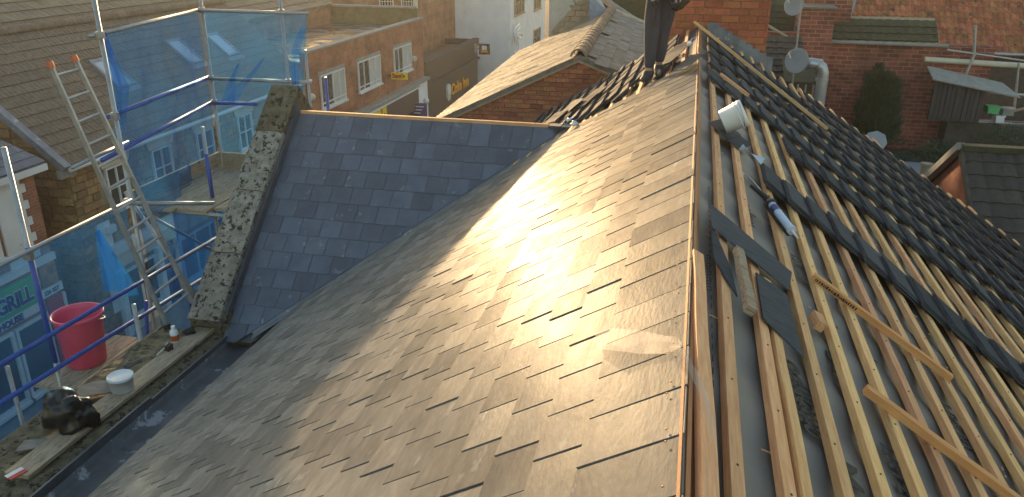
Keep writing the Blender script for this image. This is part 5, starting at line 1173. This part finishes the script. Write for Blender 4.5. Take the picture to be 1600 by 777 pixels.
# octagonal cowl
q = onY(1367, 222, 15.0); o = thing('octagonal_cowl', 'grey eight-sided flue cowl poking up beyond the batten ends', 'flue cowl', tuple(q))
n_ = Vector((-.25, -.8, .55)).normalized(); f = Fr(q, Vector((1, -.2, .1)), n_.cross(Vector((1, -.2, .1)))); f = Fr(q, n_.cross(Vector((0, 0, 1))), n_.cross(n_.cross(Vector((0, 0, 1)))))
MB().lathe(f, [(.205, -.03), (.205, .03), (.19, .035)], 8).obj('octagon_plate', mk('grey_cowl', (.26, .28, .31), (.32, .34, .37), 2, rough=.6, bump=0, rand=0), o)
MB().tube(q-Vector((0, 0, 3)), q-n_*.05, .07).obj('flue', MAT['galv'], o)
# shed
sd = thing('black_board_shed', 'black boarded shed with a pale sloping sheet roof standing before the clay roof', 'shed', tuple(ay(1495, 150, 31)))
a, b_ = ay(1462, 125, 30.8), ay(1541, 140, 30.8); zb = ay(1455, 188, 30.8).z
nb_ = 11; wd = (b_.x-a.x)/nb_
for i in range(nb_): 
    x = a.x+wd*i; MB().box(WORLD, x+.008, x+wd-.008, 30.8+random.uniform(0, .04), 30.9, zb, a.z-(a.z-b_.z)*(i+.5)/nb_+random.uniform(-.03, .03)).obj('board', MAT['boardblack'], sd)
MB().box(WORLD, a.x+.02, b_.x-.02, 30.92, 31.0, zb, b_.z-.1).obj('back_panel', MAT['boardblack'], sd)
f = Fr((a.x-.15, 30.6, a.z+.02), (b_.x-a.x+1.2, 0, b_.z-a.z-.25), (0, 1, .28)); L = math.hypot(b_.x-a.x+1.2, .6)
MB().prism(f, [(0, 0), (L, 0), (L-.35, 1.0), (0, 1.1)], 0, .05).obj('sheet_roof', MAT['concrete'], sd)
MB().tube((a.x-.2, 31.95, a.z+.55), (b_.x+6, 31.95, a.z+.28), .10).obj('white_beam', MAT['cream'], sd)
# light tubular frame in front of the clay roof
fr_ = thing('tube_frame', 'pale tubular rail frame standing in front of the clay tiled roof', 'frame', tuple(ay(1560, 130, 31.5)))
for p_, q_, r in (((1524, 82), (1508, 120), .05), ((1524, 40), (1522, 82), .05), ((1545, 144), (1640, 152), .05), ((1526, 190), (1640, 200), .07), ((1592, 98), (1585, 172), .04), ((1600, 95), (1480, 78), .03)):
    MB().tube(ay(*p_, 31.6), ay(*q_, 31.6), r).obj('rail', MAT['galv'], fr_)
for i, (px, py, w, m, lab) in enumerate([(1550, 171, .42, 'greenp', 'green plastic crate among clutter beside the black shed'), (1573, 174, .40, 'concrete', 'grey box among clutter beside the green crate'), (1560, 185, .30, 'white_plastic', 'white tub among clutter below the green crate'), (1590, 172, .45, 'board', 'pale timber offcut leaning among the clutter at the right edge')]):
    q = ay(px, py, 31.4); o = thing(('plastic_crate', 'storage_box', 'plastic_tub', 'timber_offcut')[i], lab, ('crate', 'box', 'tub', 'timber')[i], tuple(q)); f = Fr(q, (1, 0, .05*(i-1)), (0, 1, 0))
    if i < 3:
        MB().prism(f, [(-w*.45, -.2), (w*.45, -.2), (w*.5, .2), (-w*.5, .2)], -.12, .08).obj('body', MAT[m], o); MB().box(f, -w*.55, w*.55, -.22, .22, .081, .13).obj('rim', MAT[m], o)
    else: MB().box(Fr(q, (1, 0, .35), (0, 1, 0)), -.5, .5, -.03, .03, -.04, .04).obj('length', MAT[m], o)
MB().box(WORLD, r_.x+.3, 20, 31.2, 32.0, 3, ay(1560, 196, 31.2).z).obj('clutter_ledge', MAT['yard'], kind='structure')
# small outbuilding
ob = thing('dark_tiled_outbuilding', 'small orange brick outbuilding with a dark lichened tile roof at the right edge', 'outbuilding', (8, 19, 0))
YO = 18.0; g0 = onY(1505, 233, YO); PO = R(34)
FO = Fr(g0+Vector((0, 0, 0)), (1, 0, 0), (0, -math.cos(PO), -math.sin(PO)))     # x right, y down towards camera -> normal?
FO = Fr(g0, (0, -math.cos(PO), -math.sin(PO)), (1, 0, 0))                        # x down slope, y right, normal up
MB().box(FO, 0, 4.2, .0, 7, -.15, -.02).obj('roof_deck', MAT['dark_tile'], ob)
FOt = Fr(g0, (-1, 0, 0), (0, math.cos(PO), math.sin(PO)))
for k in range(12):
    f = Fr(FO.p(.36*(k+1), 0), (1, 0, 0), (0, math.cos(PO), math.sin(PO)))
    x = 0
    for j in range(22):
        vs = []
        for i in range(5): a = i/4; z = .03*math.sin(a*math.pi); vs += [f.p(x+a*.31, 0, z), f.p(x+a*.31, 0, z+.028), f.p(x+a*.31, .385, z+.004)]
        MB().add(vs, [q for i in range(4) for q in ((3*i, 3*i+3, 3*i+4, 3*i+1), (3*i+1, 3*i+4, 3*i+5, 3*i+2))]).obj('tile', MAT['dark_tile'], ob); x += .312
MB().box(WORLD, g0.x-.02, g0.x+7, YO-.12, YO+.12, g0.z-.02, g0.z+.10).obj('ridge_cap', MAT['moss_tile'], ob)
bl = FO.p(2.6, 0)
FGo = Fr((g0.x+.05, YO+.2, 0), (0, -1, 0), (0, 0, 1))
vs = [Vector((g0.x+.05, YO, g0.z-.08)), Vector((g0.x+.05, YO-3.4, g0.z-.08-3.4*math.tan(PO))), Vector((g0.x+.05, YO-3.4, 2)), Vector((g0.x+.05, YO+3.4, 2)), Vector((g0.x+.05, YO+3.4, g0.z-.08-3.4*math.tan(PO)))]
MB().add(vs+[v+Vector((6.5, 0, 0)) for v in vs], [(0, 1, 2, 3, 4), (9, 8, 7, 6, 5)]+[(i, i+5, (i+1) % 5+5, (i+1) % 5) for i in range(5)]).obj('brick_gable', MAT['bk_rightY'], ob)
MB().box(Fr(g0, (0, math.cos(PO), -math.sin(PO)), (1, 0, 0)), -.0, 4.2, -.12, .03, -.14, .02).obj('far_verge', MAT['concrete'], ob); MB().box(FO, 0, 4.2, -.06, .0, -.14, .02).obj('near_verge', MAT['dark_tile'], ob)
MB().box(Fr(g0, (0, math.cos(PO), -math.sin(PO)), (-1, 0, 0)), 0, 4.2, -7, 0, -.0, .12).obj('far_roof_slope', MAT['dark_tile'], ob)
MB().box(WORLD, 6.0, 20, 33.4, 90, 3.2, 3.4).obj('far_yard', MAT['yard'], kind='structure')

# ==================================================================== scaffold
sf = thing('scaffold', 'tube scaffold with handrails and couplers along the left side of the roof', 'scaffold', (-6.5, 8, 0))
XA = -6.3
def rail(a, b, r=.0245, name='tube', m='galv'):
    return MB().tube(a, b, r, n=12).obj(name, MAT[m], sf, smooth=True)
def coupler(p, ax=Vector((0, 0, 1))):
    o = MB().tube(p-ax*.04, p+ax*.04, .042, n=10).obj('coupler', MAT['galv'], sf); MB().box(Fr(p, (1, 0, 0), (0, 1, 0)), -.03, .06, -.055, -.03, -.03, .03).obj('bolt_plate', MAT['galv'], o); return o
# standards (through points measured on the tubes)
A1, A2 = onX(10, 262, XA), onX(100, 610, XA)
ax, ay_ = XA, (A1.y+A2.y)/2
rail((ax, ay_, 0), (ax, ay_, onX(2, 240, XA).z+.05), name='standard'); 
rail((ax+.001, ay_, 6.6), (ax+.001, ay_, 7.9), .0262, 'painted_section', 'blue_paint')
Bp = onX(182, 190, -6.42); rail((Bp.x, Bp.y, 0), (Bp.x, Bp.y, 10.6), name='standard')
Cp = onY(330, 122, 10.4); rail((Cp.x, Cp.y, 0), (Cp.x, Cp.y, 10.6), name='standard')
Dp = onY(450, 122, 10.4); rail((Dp.x, Dp.y, 3), (Dp.x, Dp.y, 10.6), name='standard')
Fp = onX(325, 260, -6.15); rail((Fp.x, Fp.y, 0), (Fp.x, Fp.y, onX(312, 200, -6.15).z), name='standard'); rail((Fp.x, Fp.y, onX(335, 320, -6.15).z), (Fp.x, Fp.y, onX(322, 240, -6.15).z), .0262, 'painted_section', 'blue_paint')
Gp = onX(215, 510, -5.92); rail((Gp.x, Gp.y, 4), (Gp.x, Gp.y, onX(208, 476, -5.92).z), name='standard')
Ep = onY(481, 120, 12.6); rail((Ep.x, Ep.y, 3), (Ep.x, Ep.y, onY(475, 78, 12.6).z), name='standard')
Hp = onY(511, 150, 13.5); rail((Hp.x, Hp.y, 3), (Hp.x, Hp.y, onY(509, 121, 13.5).z), .028, name='standard', m='blue_paint')
B_ = lambda y: Vector((Bp.x, Bp.y, y)); C_ = lambda z: Vector((Cp.x, Cp.y, z)); 
zBt, zCt = onX(145, 57, Bp.x).z, onY(318, 16, 10.4).z; zBm, zCm = onX(181, 181, Bp.x).z, onY(330, 122, 10.4).z; zBl, zCl = onX(190, 222, Bp.x).z, onY(335, 160, 10.4).z
off = Vector((-.045, 0, 0))
rail(B_(zBt)+off-Vector((0, .12, 0)), C_(zCt)+off, name='ledger'); rail(B_(zBm)+off-Vector((0, .1, 0)), C_(zCm)+off, .026, name='ledger', m='blue_paint'); rail(B_(zBl)+off-Vector((-.1, .4, .1)), C_(zCl)+off, .026, name='ledger', m='blue_paint')
rail(B_(zBm)+off*1.1-Vector((0, .1, -.012)), C_(zCm)+off*1.1+Vector((0, 0, .012)), .018, name='ledger')
offy = Vector((0, -.05, 0))
rail(C_(zCt)+offy-Vector((.1, 0, 0)), onY(482, 21, 10.35), name='ledger'); rail(C_(zCm)+offy-Vector((.1, 0, 0)), onY(486, 129, 10.35), name='ledger'); rail(C_(zCl)+offy, onY(402, 163, 10.35), .026, name='ledger', m='blue_paint')
for p in (B_(zBt), B_(zBm), C_(zCt), C_(zCm), C_(zCl), Vector((Dp.x, Dp.y, zCt)), Vector((Dp.x, Dp.y, onY(450, 128, 10.4).z))): coupler(p)
# near ledgers (inner line)
def nl_(x1, y1, x2, y2, X=XA+.05, **k): a, b_ = onX(x1, y1, X), onX(x2, y2, X-.05); return rail(a, b_, **k)
nl_(-120, 474, 205, 313, name='ledger'); nl_(-120, 640, 345, 368, name='ledger', r=.026, m='blue_paint'); nl_(-100, 692, 345, 418, name='ledger', r=.026, m='blue_paint')
rail(onX(190, 318, -6.4), onX(335, 318, -5.55), name='transom')
coupler(Vector((ax, ay_, onX(50, 398, XA).z))); coupler(onX(200, 315, -6.4)); coupler(onX(333, 320, -6.1))
rail(onX(196, 300, -6.8), onX(310, 470, -5.75), name='brace'); rail(onX(212, 325, -7.0), onX(348, 400, -6.3), .02, name='brace')
rail(onX(113, 262, -6.9), onX(200, 222, -7.05), name='ledger')
rail(onX(228, 470, -6.6), onX(232, 560, -6.6), .024, name='standard', m='blue_paint')
# boards of the working platform and toe board
pz = 7.5
cN = [onZ(222, 296, pz), onZ(352, 322, pz), onZ(400, 232, pz), onZ(300, 210, pz)]
u0 = cN[0]; 
for i in range(5):
    x0 = -6.85+.235*i; 
    y0 = 8.35 if i < 4 else 8.5
    bo = MB(); bo.box(WORLD, x0, x0+.225, y0+random.uniform(-.05, .05)-(.0), 10.25, pz-.038, pz+random.uniform(-.004, .004)); bo.obj('scaffold_board', MAT['board'], sf)
MB().box(WORLD, -6.93, -6.89, 8.3, 10.3, pz, pz+.22).obj('toe_board', MAT['board'], sf); MB().box(WORLD, -6.85, -5.7, 10.26, 10.30, pz, pz+.22).obj('toe_board', MAT['board'], sf)
rail((-6.95, 8.42, pz-.066), (-5.5, 8.42, pz-.066), name='transom'); rail((-6.95, 10.1, pz-.066), (-5.5, 10.1, pz-.066), name='transom')
for i in range(3): MB().box(WORLD, -7.1+.235*i, -6.875+.235*i, 6.35, 7.6, 5.96, 5.998).obj('scaffold_board', MAT['board'], sf)
rail((-7.2, 6.5, 5.93), (-6.2, 6.5, 5.93), name='transom'); rail((-7.2, 7.4, 5.93), (-6.2, 7.4, 5.93), name='transom')
rail((-7.2, 6.2, 0), (-7.2, 6.2, 6.3), name='standard')
# red tub
q = Vector((-6.83, 6.93, 6.0)); f = Fr(q, (1, 0, 0), (0, 1, 0)); o = thing('red_tub', 'big pinkish red plastic builder\'s tub standing on boards behind the blue net', 'tub', tuple(q))
MB().lathe(f, [(0, 0), (.20, 0), (.215, .02), (.262, .60), (.285, .62), (.285, .655), (.268, .65), (.25, .60), (.205, .03), (0, .03)], 36, caps=False).obj('body', MAT['tub'], o, smooth=True)
MB().path([f.p(.28*math.cos(a), .28*math.sin(a), .60-.10*math.sin(a)) for a in [i*math.pi/14 for i in range(15)]], .005, 6).obj('handle', MAT['galv'], o)
# ladder
ld = thing('ladder', 'aluminium ladder with orange end caps leaning over the scaffold handrail', 'ladder', (-5.6, 7, 6.5))
yl, yr = 6.92, 7.27
lb, lt_ = onY(262, 512, yl), onY(80, 104, yl); sl2 = (lt_-lb); 
rb_ = Vector((lb.x, yr, lb.z)); rt2 = onY(118, 94, yr); rb_ = onY(303, 478, yr)
for a, b_ in ((lb, lt_), (rb_, rt2)):
    d = (b_-a).normalized(); f = Fr(a, d, (0, 1, 0)); L = (b_-a).length
    MB().box(f, 0, L, -.013, .013, -.026, .026).obj('stile', MAT['alu'], ld); MB().tube(b_-d*.02, b_+d*.05, .034, n=12).obj('end_cap', MAT['orange_cap'], ld); MB().tube(a-d*.02, a+d*.04, .04, n=12).obj('foot', MAT['rubber'], ld)
n = 12
for i in range(n):
    t = .055+i*.083; MB().tube(lb.lerp(lt_, t), rb_.lerp(rt2, t), .015, n=8).obj('rung', MAT['alu'], ld)
# debris netting
def net(name, pts_fn, nu, nv, label, amp=.06, seed=1, fx=1.0):
    vs = []
    for i in range(nu+1):
        for j in range(nv+1):
            p, nrm_ = pts_fn(i/nu, j/nv); e = min(1, 4*min(i/nu, 1-i/nu)+.15)*min(1, 5*min(j/nv, 1-j/nv)+.1)
            d = amp*(noise.noise(Vector((p.x*1.3+seed, p.y*1.3, p.z*1.1)))+.45*noise.noise(Vector((p.x*4, p.y*4+seed, p.z*2.2))))
            vs.append(p+nrm_*d*e)
    o = MB().add(vs, [(i*(nv+1)+j, (i+1)*(nv+1)+j, (i+1)*(nv+1)+j+1, i*(nv+1)+j+1) for i in range(nu) for j in range(nv)]).obj(name, MAT['net'], smooth=True)
    return tag(o, label, 'netting')
def quadfn(a, b, c, d):   # a,b top edge; d,c bottom edge
    a, b, c, d = map(Vector, (a, b, c, d)); n_ = (b-a).cross(d-a).normalized()
    return lambda u, v: (a.lerp(b, u).lerp(d.lerp(c, u), v), n_)
zt = zBt
net('debris_net', quadfn(B_(zBt)+Vector((-.07, .1, 0)), C_(zCt)+Vector((-.07, 0, 0)), C_(5.2)+Vector((-.07, 0, 0)), B_(5.2)+Vector((-.07, .25, 0))), 40, 40, 'blue net sheet hanging between the two tall tubes in front of the roof windows', .17, 2)
net('debris_net', quadfn(C_(zCt)+Vector((-.02, .04, 0)), onY(480, 22, 10.46), onY(470, 128, 10.46)+Vector((0, 0, -.3)), C_(7.4)+Vector((-.02, .04, 0))), 30, 24, 'blue net sheet across the end of the scaffold above the coping top', .13, 5)
net('debris_net', quadfn(onX(-160, 494, -7.25), onX(196, 318, -7.25), Vector((-7.25, onX(196, 318, -7.25).y, 4.4)), Vector((-7.25, onX(-160, 494, -7.25).y, 4.4))), 40, 30, 'blue net sheet hung below the near handrail over the takeaway and the street', .08, 8)
net('debris_net', quadfn(Vector((XA-.12, Bp.y+.7, 7.45)), Vector((-6.6, 10.3, 7.45)), Vector((-6.6, 10.3, 4.6)), Vector((XA-.12, Bp.y+.7, 4.6))), 30, 26, 'blue net sheet below the boarded platform in front of the shopfront', .08, 11)
# gathered folds of net
def fold(pts, w, label, Y=None):
    P = [Vector(p) for p in pts]; vs = []
    for i, p in enumerate(P):
        ww = w[i] if isinstance(w, (list, tuple)) else w
        vs += [p+Vector((-ww, 0, 0)), p+Vector((-ww*.3, .05, .02)), p+Vector((ww*.3, -.05, 0)), p+Vector((ww, .02, .01))]
    return tag(MB().add(vs, [(4*i+j, 4*i+j+1, 4*(i+1)+j+1, 4*(i+1)+j) for i in range(len(P)-1) for j in range(3)]).obj('net_fold', MAT['net'], smooth=True), label, 'netting')
e_ = lambda x, y: onX(x, y, -6.5)
for k in range(2):
    fold([e_(160+k, 52), e_(172, 88), e_(184, 118), e_(190, 140), e_(188, 175), e_(184, 215)], [.02, .05, .07, .09, .08, .05], ('first' if k else 'second')+' gathered fold of blue net hanging down beside the tall left tube')
fold([e_(152, 360), e_(166, 400), e_(178, 430), e_(190, 460)], [.02, .12, .2, .24], 'bright blue gathered net flap hanging under the platform near the ladder'); fold([e_(152, 362), e_(168, 402), e_(180, 432), e_(186, 458)], [.02, .10, .16, .18], 'inner layer of the bright blue net flap near the ladder')
g_ = lambda x, y: onY(x, y, 10.3)
fold([g_(412, 92), g_(392, 118), g_(372, 140), g_(362, 158)], [.01, .05, .08, .10], 'right-hand gathered fold of net across the scaffold end'); fold([g_(372, 102), g_(362, 125), g_(360, 140), g_(356, 160)], [.01, .05, .08, .12], 'left-hand gathered fold of net across the scaffold end')
fold([g_(474, 44), g_(464, 70), g_(460, 100), g_(462, 135)], [.05, .06, .06, .05], 'bunched net edge beside the coping top')

# ==================================================================== hazy air over the street
def hazebox():
    m = bpy.data.materials.new('haze'); m.use_nodes = True; N = m.node_tree.nodes; N.remove(N['Principled BSDF'])
    v = N.new('ShaderNodeVolumePrincipled'); v.inputs['Color'].default_value = (1, .96, .92, 1); v.inputs['Density'].default_value = .0006; v.inputs['Anisotropy'].default_value = .55
    m.node_tree.links.new(v.outputs[0], N['Material Output'].inputs['Volume'])
    MB().box(WORLD, -262, 262, -122, 402, -6.5, 14.0).obj('haze', m, kind='stuff')
hazebox()
